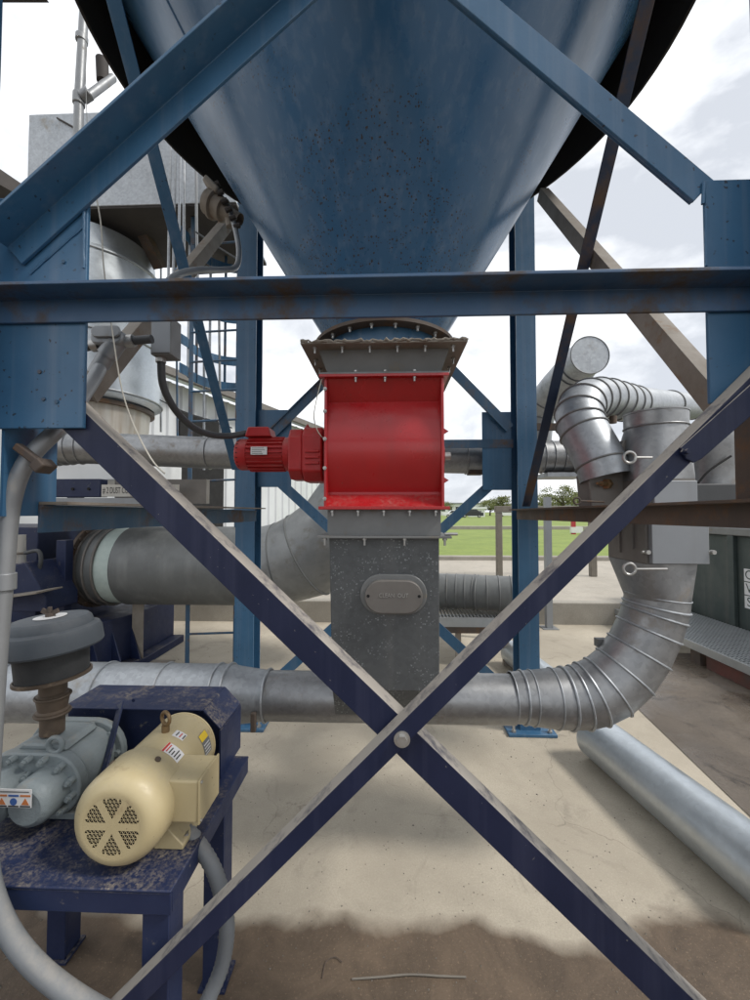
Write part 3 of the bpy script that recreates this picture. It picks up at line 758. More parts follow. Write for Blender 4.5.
spool = thing('drop_duct', 'dark spangled galvanized square drop duct with oval clean out cover', 'duct', (UC, VC, 0.6))
zs0, zs1 = 1.402, 1.509
hw1 = HW - 0.012
b = MB()
b.add([(UC - hw1, VC - hw1, zs0 + 0.006), (UC + hw1, VC - hw1, zs0 + 0.006), (UC + hw1, VC + hw1, zs0 + 0.006), (UC - hw1, VC + hw1, zs0 + 0.006)] + [(UC - hw1, VC - hw1, zs1), (UC + hw1, VC - hw1, zs1), (UC + hw1, VC + hw1, zs1), (UC - hw1, VC + hw1, zs1)],
      [(0, 1, 5, 4), (1, 2, 6, 5), (2, 3, 7, 6), (3, 0, 4, 7)])
b.to('spool', M['grey_steel'], spool)
b = MB(); b.box(UC - HW - 0.025, UC + HW + 0.025, VC - HW - 0.025, VC + HW + 0.025, zs0 - 0.004, zs0 + 0.005); cf = b.to('flange', M['grey_steel'], spool, bevel=0.001)
for i in range(4):
    u = UC + (-0.23 + 0.155 * i)
    b = MB(); b.hexbolt((u, VC - HW - 0.01, zs0 - 0.004), (0, 0, -1), 0.009, 0.008, 0.02, 0.0045); b.to('bolt', M['bolt'], cf)
b = MB(); b.cyl((UC + HW + 0.0, VC - HW - 0.005, zs0 + 0.012), (UC + HW + 0.05, VC - HW - 0.005, zs0 + 0.012), 0.006, n=8); b.to('clamp_rod', M['bolt'], cf)
zb = 0.685; hb = HW - 0.018; hb2 = hb - 0.012
b = MB()
N_ = 8
b.add([(UC - hb, VC - hb, zs0 - 0.004), (UC + hb, VC - hb, zs0 - 0.004), (UC + hb, VC + hb, zs0 - 0.004), (UC - hb, VC + hb, zs0 - 0.004),
       (UC - hb2, VC - hb2, 0.80), (UC + hb, VC - hb2, 0.80), (UC + hb, VC + hb2, 0.80), (UC - hb2, VC + hb2, 0.80),
       (UC - hb2, VC - 0.11, zb - 0.03), (UC + hb, VC - 0.11, zb - 0.03), (UC + hb, VC + 0.11, zb - 0.03), (UC - hb2, VC + 0.11, zb - 0.03)],
      [(0, 4, 5, 1), (1, 5, 6, 2), (2, 6, 7, 3), (3, 7, 4, 0), (4, 8, 9, 5), (5, 9, 10, 6), (6, 10, 11, 7), (7, 11, 8, 4)])
b.to('casing', M['galv_dark'], spool, bevel=0.004)
q = P(393.5, 594, v=VC - hb + 0.006)
def oblong(cx, cz, hw, hh, y, n=14):
    pts = []
    for s_, a0 in ((1, -90), (-1, 90)):
        for i in range(n + 1):
            a_ = R(a0 + 180 * i / n)
            pts.append((cx + s_ * (hw - hh) + hh * math.cos(a_), y, cz + hh * math.sin(a_)))
    return pts
yf = VC - hb - 0.001
b = MB(); b.prism(oblong(q.x, q.z, 0.131, 0.079, yf + 0.016), (0, -0.022, 0)); rim = b.to('cleanout_rim', M['grey_steel'], spool, bevel=0.004)
b = MB(); b.prism(oblong(q.x, q.z - 0.004, 0.112, 0.064, yf - 0.006), (0, -0.028, 0)); lid = b.to('cleanout_cover', M['diverter'], spool, bevel=0.004)
text_to('embossed_lettering', 'CLEAN  OUT', 0.022, M['bolt'], lid, (q.x, yf - 0.0345, q.z + 0.002), (1, 0, 0), (0, 0, 1), 0.0012, wid=0.112)
for s_ in (-1, 1):
    b = MB(); b.cyl((q.x + s_ * 0.098, yf - 0.033, q.z), (q.x + s_ * 0.098, yf - 0.0355, q.z), 0.006, n=12); b.to('screw_hole', M['black'], lid)

# ------------------------------------------------------------------ conveying line under the valve
VP_ = VC
line = thing('conveying_duct', 'galvanized conveying duct running under the drop duct and bending up at right', 'duct', (0, VP_, 0.5))
def Q(x, y, v=VP_): return P(x, y, v=v)
zc = P(390, 697, v=VP_).z
def at(x, r, bd=False, v=VP_):
    q = P(x, 697, v=v); return (Vector((q.x, v, zc)), r, bd)
left = [at(-60, .128), at(12, .128, .005), at(107, .128, .005), at(166, .128, .005), at(218, .128, .005), at(229, .128, .006), at(238, .12, False), at(262, .106, False), at(268, .106, .006)]
duct(line, left, M['galv'], seg_name='pipe_section')
duct(line, [at(268, .104), at(335, .104), at(512, .103)], M['galv_dull'], seg_name='pipe_section')
b = MB(); b.box(at(262, 0)[0].x - .01, at(262, 0)[0].x + .012, VP_ - 0.125, VP_ - 0.105, zc - 0.1, zc - 0.02); b.to('clamp_lug', M['brown'], line, bevel=0.004)
rr = [(Q(512, 697), .103, True), (Q(522, 697), .107, .005), (Q(531, 697.5), .112, True), (Q(553, 698), .122, True), (Q(566, 698), .124, .006), (Q(579, 697), .128, .005),
      (Q(591, 693.5), .132, .005), (Q(607, 686), .131, .005), (Q(624, 671), .128, .005), (Q(638, 651), .125, .005), (Q(648, 630), .123, .005), (Q(653.5, 614), .122, .005), (Q(655.5, 606), .122, .005), (Q(656.5, 596), .122, True)]
duct(line, rr, M['galv_dull'], seg_name='elbow_gore', bead_mat=M['galv'], bead=0.003)
b = MB(); q = Q(608, 650); b.box(q.x - .02, q.x + .025, VP_ + 0.05, VP_ + 0.08, q.z - .005, q.z + .03); b.to('clamp_lug', M['grey_steel'], line)
# ------------------------------------------------------------------ diverter
zb0 = P(660, 597, v=VP_).z
dv0, dv1 = 1.66, 1.94
ux0 = P(648, 520, v=dv0).x
ux1 = P(708, 520, v=dv0).x
zx0, zx1 = P(680, 565, v=dv0).z, P(680, 478, v=dv0).z
div = thing('diverter_valve', 'grey sheet metal diverter box on top of the right duct bend', 'valve', ((ux0 + ux1) / 2, (dv0 + dv1) / 2, zb0))
def morph(name, zr, r, c, zq, rect, m, n=32):
    """square to round transition"""
    b = MB(); x0, x1, y0, y1 = rect
    ci = [Vector((c.x + r * math.cos(2 * math.pi * k / n + math.pi / 4), c.y + r * math.sin(2 * math.pi * k / n + math.pi / 4), zr)) for k in range(n)]
    co = [Vector((x1, y1, zq)), Vector((x0, y1, zq)), Vector((x0, y0, zq)), Vector((x1, y0, zq))]
    vs_ = ci + co; fs_ = []
    for k in range(n):
        s_ = (k // (n // 4)); 
        fs_.append((k, (k + 1) % n, n + ((s_ + 1) % 4) if (k % (n // 4)) >= n // 8 else n + s_))
    for s_ in range(4):
        k = s_ * (n // 4) + n // 8
        fs_.append((k % n, n + (s_ + 1) % 4, n + s_))
    # sharp corners of the sheet show as creases
    b.add(vs_, fs_); return b.to(name, m, div, ang=14)
cc = Vector(((Q(656.5, 596)).x, VP_, 0))
morph('lower_transition', zb0, .122, cc, zx0, (ux0 - 0.0, ux1 - 0.03, dv0 + .02, dv1 + .02), M['galv_dull'])
b = MB(); b.box(ux0, ux1 - .03, dv0 + .02, dv1 + .02, zx0, zx1); bx_ = b.to('body', M['diverter'], div, bevel=0.003)
b = MB(); b.box(ux0 + .012, ux1, dv0 - .004, dv0 + .0195, zx0 + .004, P(680, 519, v=dv0).z); fp = b.to('front_panel', M['panel'], div, bevel=0.002)
b = MB(); b.box(ux0 + .03, ux1 - .035, dv0 + .004, dv0 + .0195, P(680, 517, v=dv0).z, zx1 - .01); b.to('upper_panel', M['panel'], div, bevel=0.002)
zt = P(655, 418, v=VP_ + .02).z
ct = Vector((P(655, 418, v=VP_ + .02).x, VP_ + .02, 0))
morph('upper_transition', zt - .05, .12, ct, zx1, (ux0, ux1 - .03, dv0 + .02, dv1 + .02), M['galv_dull'])
b = MB(); b.lathe((ct.x, ct.y, 0), (0, 0, 1), [(zt - .05, .121), (zt - .03, .122), (zt + .012, .122), (zt + .014, .125), (zt + .02, .125), (zt + .02, .116), (zt - .05, .116)], 40); b.to('collar', M['galv_dull'], div)
for y in (440,):
    b = MB(); b.ring((ct.x, ct.y, zt - .045), (0, 0, 1), .122, .004); b.to('seam_bead', M['galv_dull'], div)
# eyed pull pins
def pin(x, y, x2, v, nm='pull_pin'):
    q, q2 = P(x, y, v=v), P(x2, y, v=v)
    b = MB(); b.ring(q, (0.15, 1, 0), .022, .0055, 24, 8); b.tube([q + Vector((.022, 0, 0)), q2], .0045, 8); return b.to(nm, M['bolt'], div)
pin(629.5, 457.5, 652, 1.62); pin(629.5, 569, 667, 1.62)
q0, q1 = P(577, 501, v=1.75), P(604, 502, v=1.75)
b = MB(); b.ring(q0, (0, 1, 0), .014, .004, 20, 8); b.tube([q0 + Vector((.014, 0, 0)), q1], .004, 8); b.to('pull_pin', M['brown'], div)
for (x, y) in ((646, 552), (711, 552)):
    q = P(x, y, v=1.665); b = MB(); b.cyl(q - Vector((.016, 0, 0)), q + Vector((.016, 0, 0)), .006, n=8); b.cyl(q, q + Vector((0, -.018, 0)), .009, n=8); b.to('wing_latch', M['bolt'], div)
for (x0, y0, x1, y1) in ((630, 520, 634, 556), (641, 505, 647, 550), (626, 440, 631, 492)):
    a, c = P(x0, y0, v=1.70), P(x1, y1, v=1.70)
    b = MB(); b.box(ux0 - .008, ux0 - .0005, dv0 + .03 + (648 - x0) * .009, dv0 + .045 + (648 - x0) * .009, c.z, a.z); b.to('side_rib', M['diverter'], div)
# left branch: sheet metal leg, gored bend and pipe to the right
LB = [(P(612, 512, v=1.80), .105), (P(596, 468, v=1.86), .108)]
b = MB()
a0, a1 = P(606, 520, v=1.8), P(597, 474, v=1.9)
b.prism([P(592, 515, v=1.83), P(634, 515, v=1.83), P(634, 438, v=1.83), P(624, 440, v=1.83), P(618, 452, v=1.83), P(588, 474, v=1.83)], (0, .12, 0)); b.to('branch_leg', M['diverter'], div, bevel=0.006)
q = P(609, 484, v=1.83); b = MB(); b.cyl(q, q + Vector((-.05, -.03, 0)), .012, n=6); b.cyl(q + Vector((-.05, -.03, 0)), q + Vector((-.075, -.045, 0)), .006, n=8); b.cyl(q + Vector((-.005, -.003, 0)), q + Vector((-.02, -.012, 0)), .024, n=6); b.to('air_fitting', M['brass'], div)

br = thing('branch_duct', 'galvanized duct with gored bend arching over the left of the diverter box', 'duct', tuple(P(600, 470, v=1.86)))
seq = [(603, 474, 1.86, .118, False), (599, 460, 1.87, .118, .005), (593, 448, 1.9, .119, False), (582, 428, 1.95, .12, .005), (578, 419, 1.97, .12, .005), (577, 410, 2.0, .121, .005), (580, 401, 2.05, .121, .005), (587, 396, 2.12, .121, .005),
       (596, 394.5, 2.2, .121, .005), (605, 395, 2.28, .121, .005), (614, 397, 2.36, .121, .005), (622, 398.5, 2.45, .121, .005), (630, 399.5, 2.55, .119, .005), (666, 401.5, 2.95, .113, .006), (690, 402.5, 3.3, .113, .005), (708, 403, 3.6, .113, .005)]
duct(br, [(P(x + 2, y + 4, v=v), r_ * .9, bd) for x, y, v, r_, bd in seq], M['galv'], seg_name='elbow_gore', bead_mat=M['grey_steel'], bead=.004)
q = P(613, 416, v=2.2); b = MB(); b.cyl(q, q + Vector((0, 0, -.04)), .018, n=10); b.to('drain_stub', M['brown'], br)

cap = thing('capped_duct', 'galvanized duct ending in a flat round cap behind the branch duct', 'duct', tuple(P(560, 390, v=3.3)))
e1 = P(590, 355, v=3.0)
seq = [(536, 442, 3.95, .14, .005), (537.5, 424, 3.9, .14, .005), (541, 410, 3.82, .14, .005), (547, 398, 3.7, .14, .005), (557, 386, 3.55, .14, False), (574, 369, 3.25, .14, .006), (579, 364, 3.17, .14, .006)]
duct(cap, [(P(x, y, v=v), r_, bd) for x, y, v, r_, bd in seq] + [(e1, .14, .004)], M['galv'], seg_name='elbow_gore', bead_mat=M['grey_steel'], cap1=True, bead=.004)

back = thing('cross_duct', 'dull grey duct running level behind the tower at motor height', 'duct', (0, 3.1, 1.9))
seq = [(56, 449, 3.0, .125, .006), (64, 448, 3.0, .128, .006), (72, 448, 3.0, .125, .006), (82, 448, 3.02, .122, .006), (110, 449, 3.03, .122, False), (210, 453, 3.06, .122, .006), (300, 455, 3.08, .12, .006), (466, 458.5, 3.12, .118, .006), (481, 458.5, 3.12, .118, .006), (541, 457, 3.12, .124, .005), (550, 457, 3.12, .124, .005), (560, 457, 3.12, .124, .005), (571, 457, 3.12, .124, .005), (583, 460, 3.12, .124, .005)]
duct(back, [(P(x, y, v=v), r_, bd) for x, y, v, r_, bd in seq], M['galv_dull'], seg_name='pipe_section', cap1=True)
q = P(476, 471, v=3.1); b = MB(); b.box(q.x - .06, q.x + .05, 3.05, 3.16, q.z - .03, q.z + .02); b.to('hanger', M['brown'], back, bevel=.004)
tr = MB(); a, c = P(545, 473, v=3.05), P(588, 477, v=3.05); tr.box(a.x, c.x, 3.0, 3.3, c.z, a.z); tag(tr.to('support_tray', M['galv'], None, loc=tuple(a)), 'thin galvanized tray under the end of the level duct', 'tray')
# bar from duct to tower
a, c = P(533, 427, v=2.9), P(560, 427, v=2.9); b = MB(); b.bar(a, c, .03, .05); tag(b.to('support_bar', M['brown'], None, loc=tuple(a)), 'short dark steel bar behind the right rear post', 'bar')
# pieces behind diverter at right: dark ledge and bright sheet duct
a, c = P(688, 484, v=2.2), P(746, 503, v=2.2)
b = MB(); b.box(a.x - .35, c.x, 2.2, 2.6, c.z, a.z); tag(b.to('dark_ledge', M['rubber'], None, loc=tuple(a), bevel=.004), 'dark flat ledge behind the light grey diverter panel', 'ledge')
led = P(690, 484, v=2.3)
b = MB(); b.lathe((P(712, 470, v=2.42).x, 2.42, led.z), (0, 0, 1), [(0.001, .13), (.12, .13), (.2, .15), (.3, .15)], 32); shd = thing('sheet_duct', 'short bright galvanized duct on dark ledge by brown plate', 'duct', (P(712, 470, v=2.42).x, 2.42, led.z))
b.to('pipe_section', M['galv_dull'], shd)
b = MB(); b.tube(smooth_path([P(698, 483, v=2.26), P(710, 470, v=2.26), P(731, 456, v=2.26)]), .006, 8); tag(b.to('cable', M['black'], None, loc=tuple(P(698, 483, v=2.26))), 'thin black cable curving in front of the short bright duct', 'cable')

# ------------------------------------------------------------------ pipes lying on the concrete
def lying(x0, y0, x1, y1, r_, lab, far):
    """pixels of the ground contact line"""
    a, c = P(x0, y0, z=0), P(x1, y1, z=0)
    a.z = c.z = r_ + 0.001
    t = thing('loose_pipe', lab, 'pipe', (a.x, a.y, 0), 'pipes lying on the concrete')
    d_ = (c - a).normalized()
    b = MB(); b.tube([a, c], r_, 48, caps=False); b.tube([c, a], r_ - .006, 48, caps=False); b.to('pipe_wall', M['galv_bright'], t)
    for e in (a, c):
        b = MB(); x, y = frame_of(d_); n = 48
        co = [e + (x * math.cos(2 * math.pi * k / n) + y * math.sin(2 * math.pi * k / n)) * r_ for k in range(n)]
        ci = [e + (x * math.cos(2 * math.pi * k / n) + y * math.sin(2 * math.pi * k / n)) * (r_ - .006) for k in range(n)]
        b.add(co + ci, [(k, (k + 1) % n, n + (k + 1) % n, n + k) for k in range(n)]); b.to('pipe_rim', M['grey_steel'], t)
    return t
lying(596, 757, 800, 936, .128, 'long shiny galvanized pipe lying on concrete from under the duct bend', False)
lying(512, 664, 583, 726, .115, 'galvanized pipe end lying behind the right rear post', True)

# ------------------------------------------------------------------ blower set
SZ = 0.61
SU0, SU1 = -1.22, -0.512
SV0, SV1 = 0.948, 1.47
st = thing('blower_stand', 'dusty navy steel stand carrying the beige motor and grey blower', 'stand', ((SU0 + SU1) / 2, 1.2, 0))
b = MB(); b.box(SU0, SU1, SV0, SV1, SZ - .008, SZ)
top = b.to('top_plate', M['navy_stand'], st, bevel=.003)
b = MB(); b.box(SU0, SU1 - .002, SV0 + .002, SV0 + .010, SZ - .058, SZ - .0085); b.to('front_rail', M['navy_stand'], st, bevel=.002)
b = MB(); b.box(SU1 - .010, SU1 - .002, SV0 + .0105, SV1, SZ - .058, SZ - .0085); b.to('side_rail', M['navy_stand'], st, bevel=.002)
for u, v, z1 in ((SU1, SV0 + .012, SZ - .009), (SU1, SV1 - .19, SZ - .009), (-1.07, SV1 - .13, SZ - .009), (SU0 + .06, SV0 + .012, SZ - .009)):
    s_ = -1
    b = MB(); b.box(u - .075, u - .011, v, v + .008, .009, z1); b.box(u - .0195, u - .0115, v + .0085, v + .07, .009, z1)
    lg = b.to('leg', M['navy_stand'], st, bevel=.0015)
    b = MB(); b.box(u - .085, u + .0, v - .01, v + .08, .001, .0085); b.to('foot_plate', M['navy_stand'], lg)
# belt guard
GV0, GV1 = 1.37, 1.47
gz1 = P(140, 706, v=GV0).z
GX0, GX1 = P(68, 720, v=GV0).x, P(223, 720, v=GV0).x
guard = thing('belt_guard', 'navy sheet steel belt guard with dusty top behind the beige motor', 'guard', ((GX0 + GX1) / 2, GV1, SZ))
ch = .055
poly = [(GX0, SZ + .002), (GX0, gz1 - .01), (GX0 + .02, gz1), (GX1 - ch, gz1), (GX1, gz1 - ch), (GX1, SZ + .002)]
b = MB(); b.prism([(x, GV0, z) for x, z in poly], (0, .006, 0)); b.to('front_sheet', M['navy_stand'], guard, bevel=.001)
b = MB(); b.box(GX0, GX1 - ch, GV0 - .03, GV1 + .05, gz1 + .0005, gz1 + .005); b.to('top_sheet', M['navy_stand'], guard, bevel=.001)
b = MB(); b.prism([(GX1 - ch + .001, GV0 - .03, gz1 + .004), (GX1 + .004, GV0 - .03, gz1 - ch), (GX1 + .004, GV0 - .03, gz1 - ch - .005), (GX1 - ch + .001, GV0 - .03, gz1 - .002)], (0, .18, 0)); b.to('corner_sheet', M['navy_stand'], guard)
b = MB(); b.box(GX1 + .0005, GX1 + .006, GV0 - .03, GV1 + .05, SZ + .001, gz1 - ch - .006); b.to('side_sheet', M['navy_stand'], guard)
s0, s1 = P(121, 703, v=GV0 - .012), P(90, 812, v=1.10)
b = MB(); b.bar(s0, (s1.x, s1.y, SZ + .012), .03, .006, up=(0, 1, .4)); b.to('stay_strap', M['navy_stand'], guard, bevel=.001)
for (x, y) in ((88, 709), (134, 700), (183, 708)):
    q = P(x, y, v=GV0 - .001); b = MB(); b.hexbolt(q, (0, -1, 0), .006, .004); b.to('bolt', M['navy_stand'], guard)
# beige motor
mu, mzz, mv0 = -0.672, SZ + .127, 0.968
mot = thing('electric_motor', 'beige electric motor with perforated fan cover on the navy stand', 'motor', (mu, 1.15, SZ))
FR = .086
pr_ = [(0.001, .070), (0.0, .078)] + [(.045 * (1 - math.cos(R(a_))) , .078 + .036 * math.sin(R(a_))) for a_ in (18, 36, 54, 72, 90)] + [(.13, .115), (.132, .109)]
b = MB(); b.lathe((mu, mv0, mzz), (0, 1, 0), pr_, 64); cowl = b.to('fan_cowl', M['beige'], mot)
b = MB(); b.lathe((mu, mv0, mzz), (0, 1, 0), [(.125, .1), (.133, .103), (.33, .103), (.352, .098), (.358, .085), (.358, 0)], 64); mb_ = b.to('body', M['beige'], mot)
b = MB(); b.cyl((mu, mv0 + .36, mzz), (mu, GV0 + .02, mzz), .02); b.to('shaft', M['bolt'], mot)
# pierced front plate of the cowl
b = MB(); s_ = .0098; hh = s_ * math.sqrt(3) / 2
def petal(x, z):
    r0 = math.hypot(x, z)
    a_ = math.degrees(math.atan2(z, x)) % 60 - 30
    return r0 > .020 and r0 < .0665 and abs(r0 * math.sin(R(30 - abs(a_)))) > .0066 and abs(a_) < 27
for j in range(-10, 10):
    for i in range(-12, 24):
        for upw in (0, 1):
            bx0 = (i + j * .5) * s_; bz0 = j * hh
            tri = [(bx0, bz0), (bx0 + s_, bz0), (bx0 + s_ / 2, bz0 + hh)] if upw else [(bx0 + s_, bz0), (bx0 + 1.5 * s_, bz0 + hh), (bx0 + s_ / 2, bz0 + hh)]
            cx = sum(q[0] for q in tri) / 3; cz = sum(q[1] for q in tri) / 3
            if math.hypot(cx, cz) > .0765: continue
            T_ = [Vector((mu + x, mv0 + .001, mzz + z)) for x, z in tri]
            if petal(cx, cz):
                k = .85
                I_ = [Vector((mu + cx + (x - cx) * k, mv0 + .001, mzz + cz + (z - cz) * k)) for x, z in tri]
                D_ = [q + Vector((0, .0007, 0)) for q in I_]
                b.add(T_ + I_ + D_, [(0, 1, 4, 3), (1, 2, 5, 4), (2, 0, 3, 5), (3, 4, 7, 6), (4, 5, 8, 7), (5, 3, 6, 8)])
            else:
                b.add(T_, [(0, 1, 2)])
b.to('grille', M['beige'], cowl, smooth=False)
b = MB(); b.lathe((mu, mv0, mzz), (0, 1, 0), [(.0005, .071), (.0005, .0795)], 64); b.to('grille_rim', M['beige'], cowl)
b = MB(); b.cyl((mu, mv0 + .012, mzz), (mu, mv0 + .016, mzz), .08, n=48); b.to('fan_cavity', M['black'], cowl)
b = MB(); b.ring((mu, mv0 + .133, mzz), (0, 1, 0), .1065, .0035, 56, 8); b.to('cowl_seam', M['beige'], mot)
for an in (62, 128, 200, 340):
    ca, sa_ = math.cos(R(an)), math.sin(R(an))
    b = MB(); b.cyl((mu + .113 * ca, mv0 + .1, mzz + .113 * sa_), (mu + .118 * ca, mv0 + .1, mzz + .118 * sa_), .008, n=12); sc2 = b.to('cowl_screw', M['pipe_brown'], cowl)
b = MB(); b.ring((mu, mv0 + .345, mzz), (0, 1, 0), .1, .004, 56, 8); b.to('end_bell_seam', M['beige'], mot)
# eye bolt, foot, terminal box, labels
ev = 1.20
b = MB(); b.cyl((mu, ev, mzz + .1), (mu, ev, mzz + .122), .011, n=12); b.ring((mu, ev, mzz + .142), (.5, 1, 0), .018, .0055, 24, 10); b.to('eye_bolt', M['brass'], mot)
for s2 in (-1, 1):
    b = MB(); b.prism([(mu + s2 * .06, 1.06, mzz - .075), (mu + s2 * .075, 1.06, mzz - .06), (mu + s2 * .13, 1.06, SZ + .014), (mu + s2 * .13, 1.06, SZ + .001), (mu + s2 * .05, 1.06, SZ + .001)], (0, .2, 0)); b.to('foot', M['beige'], mot, bevel=.003)
    b = MB(); b.hexbolt((mu + s2 * .118, 1.09, SZ + .014), (0, 0, 1), .011, .008); b.to('foot_bolt', M['bolt'], mot)
jx0, jx1 = mu + .098, mu + .175
jv0, jv1 = 1.045, 1.16
b = MB(); b.box(jx0 - .03, jx1, jv0, jv1, mzz - .045, mzz + .062); jb = b.to('terminal_box', M['beige'], mot, bevel=.005, seg=3)
b = MB(); b.box(jx1 + .0005, jx1 + .006, jv0 - .003, jv1 + .003, mzz - .048, mzz + .065); b.to('lid', M['beige'], jb, bevel=.002)
for dz in (-.04, .057):
    b = MB(); b.hexbolt((jx1 + .006, jv0 + .006, mzz + dz), (1, 0, 0), .004, .003); b.to('lid_screw', M['bolt'], jb)
def curved_label(nm, m, a0, a1, v0, v1, r_=.1036, parent=mot, n=8):
    b = MB(); rows = []
    for i in range(n + 1):
        a_ = R(a0 + (a1 - a0) * i / n)
        rows.append([(mu + r_ * math.cos(a_), v0, mzz + r_ * math.sin(a_)), (mu + r_ * math.cos(a_), v1, mzz + r_ * math.sin(a_))])
    b.quadstrip(rows); return b.to(nm, m, parent)
wl = curved_label('warning_label', M['label'], 38, 70, 1.115, 1.155)
for i in range(5):
    curved_label('print_line', M['ink'] if i else M['labelred'], 64 - i * 5, 62 - i * 5, 1.12, 1.15 - (i % 3) * .006, .1040, wl, 3)
curved_label('print_line', M['labelred'], 66, 69.5, 1.115, 1.155, .1041, wl, 2)
sl = curved_label('serial_label', M['label'], 55, 75, 1.185, 1.215)
for i in range(3): curved_label('print_line', M['labelred'] if i == 1 else M['ink'], 70 - i * 6, 68 - i * 6, 1.19, 1.21, .1040, sl, 2)
nl = curved_label('name_plate', M['grey_steel'], 2, 40, 1.24, 1.285)
curved_label('plate_heading', M['yellow'], 27, 39, 1.242, 1.283, .1040, nl, 3)
for i in range(4): curved_label('print_line', M['label'], 21 - i * 5, 19.5 - i * 5, 1.245, 1.28, .1040, nl, 2)

# roots blower
bu, bz = -1.03, SZ + .005
blo = thing('roots_blower', 'grey cast blower with twin rounded end covers on the navy stand', 'blower', (bu, 1.2, SZ))
zl = SZ + .105
lob = .062
for k, du in enumerate((-.058, .058)):
    b = MB(); b.lathe((bu + du, 1.045 + .012 * k, zl - .006), (0, 1, 0), [(0, 0), (0, lob * .72), (.008, lob * .9), (.022, lob), (.1, lob)], 40); b.to('end_cover', M['blower'], blo)
def obl(cx, cz, hw, hh, y, n=12): return oblong(cx, cz, hw, hh, y, n)
b = MB(); b.prism(obl(bu, zl, .148, .090, 1.135), (0, .035, 0)); fl1 = b.to('gear_plate', M['blower'], blo, bevel=.005)
b = MB(); b.prism(obl(bu, zl, .14, .088, 1.171), (0, .13, 0)); b.to('casing', M['blower'], blo, bevel=.004)
b = MB(); b.prism(obl(bu, zl, .16, .1, 1.302), (0, .026, 0)); fl2 = b.to('drive_plate', M['blower'], blo, bevel=.005)
b = MB(); b.cyl((bu + .05, 1.329, zl), (bu + .05, GV0 - .002, zl), .05); b.to('drive_hub', M['blower'], blo)
b = MB()
for z in (SZ + .001,):
    b.box(bu - .14, bu + .14, 1.15, 1.30, z, z + .02)
b.to('foot', M['blower'], blo, bevel=.003)
for i in range(5):
    a_ = R(20 + 35 * i)
    b = MB(); x, z = bu + .13 * math.cos(a_), zl + .085 * math.sin(a_)
    b.bar((x, 1.172, z), (x, 1.30, z), .02, .016); b.to('casing_rib', M['blower'], blo, bevel=.004)
for x, z in ((-.135, .03), (-.105, .066), (-.05, .083), (.0, .083), (.05, .083), (.105, .066), (.138, .025), (.14, -.02), (.115, -.06), (0, .035)):
    q = Vector((bu + x * .93, 1.135, zl + z * .93)); b = MB(); b.cyl(q, q + Vector((0, -.02, 0)), .010, n=16); b.hexbolt(q + Vector((0, -.02, 0)), (0, -1, 0), .0065, .008); b.to('cover_bolt', M['blower'], fl1)
for x, z in ((.125, .062), (.152, .0), (.12, -.06), (.06, .094)):
    q = Vector((bu + x * .95, 1.302, zl + z * .95)); b = MB(); b.hexbolt(q, (0, -1, 0), .009, .012); b.to('plate_bolt', M['blower'], fl2)
b = MB(); b.ring((bu + .06, 1.15, zl + .108), (0, 1, 0), .021, .007, 24, 10); b.to('lifting_lug', M['blower'], blo)
b = MB(); b.prism([(bu - .06, 1.155, zl + .088), (bu + .09, 1.155, zl + .088), (bu + .075, 1.155, zl + .106), (bu - .045, 1.155, zl + .106)], (0, .13, 0)); b.to('inlet_boss', M['blower'], blo, bevel=.006)
ly = 1.0435
b = MB(); a, c = P(0, 789, v=ly), P(31, 808, v=ly)
LX0, LX1, LZ0, LZ1 = c.x - .096, c.x, c.z, a.z
b.box(LX0, LX1, ly, ly + .0015, LZ0, LZ1); wlb = b.to('warning_plate', M['label'], blo)
for i in range(3):
    x = LX0 + (i + .5) * (LX1 - LX0) / 3; hw_ = (LX1 - LX0) / 6 - .002; zm = LZ0 + (LZ1 - LZ0) * .62
    b = MB(); b.box(x - hw_, x + hw_, ly - .0006, ly - .0002, zm - .001, zm + .004); b.to('heading_bar', M['orange'] if i != 1 else M['labelblue'], wlb)
    b = MB()
    if i == 1: b.cyl((x, ly - .0006, LZ0 + .015), (x, ly - .0002, LZ0 + .015), .0095, n=24)
    else: b.prism([(x - .011, ly - .0006, LZ0 + .007), (x + .011, ly - .0006, LZ0 + .007), (x, ly - .0006, LZ0 + .025)], (0, .0004, 0))
    b.to('pictogram', M['orange'] if i != 1 else M['labelblue'], wlb)
    b = MB(); b.box(x - hw_, x + hw_, ly - .0006, ly - .0002, LZ0 + .0015, LZ0 + .005); b.to('print_line', M['ink'], wlb)
b = MB(); b.box(LX0 + .008, LX1 - .006, ly - .0006, ly - .0002, LZ1 - .008, LZ1 - .005); b.to('print_line', M['grey_steel'], wlb)

# inlet filter
fu, fv = P(53, 700, v=1.21).x, 1.21
pz0, pz1 = SZ + .211 + .005, P(56, 678, v=fv).z
fil = thing('inlet_filter', 'round charcoal intake filter on a brown pipe above the blower', 'filter', (fu, fv, pz0))
b = MB(); hgt = pz1 - pz0
b.lathe((fu, fv, pz0), (0, 0, 1), [(0, .032), (hgt * .3, .032), (hgt * .33, .043), (hgt * .42, .043), (hgt * .45, .037), (hgt * .62, .042), (hgt * .72, .042), (hgt * .75, .036), (hgt, .036)], 32); b.to('riser', M['pipe_brown'], fil)
for k in (.37, .68):
    b = MB(); b.ring((fu, fv, pz0 + hgt * k), (0, 0, 1), .044, .004, 32, 8); b.to('clamp_band', M['pipe_brown'], fil)
tl = Vector((-.07, -.01, 1)).normalized()
f0 = Vector((fu, fv, pz1))
b = MB(); b.lathe(f0, tl, [(0, 0), (0, .075), (.004, .099), (.012, .099), (.014, .094)], 48); b.to('base_pan', M['pipe_brown'], fil)
b = MB(); b.lathe(f0, tl, [(.014, .092), (.105, .096)], 48); b.to('filter_element', M['filter_body'], fil)
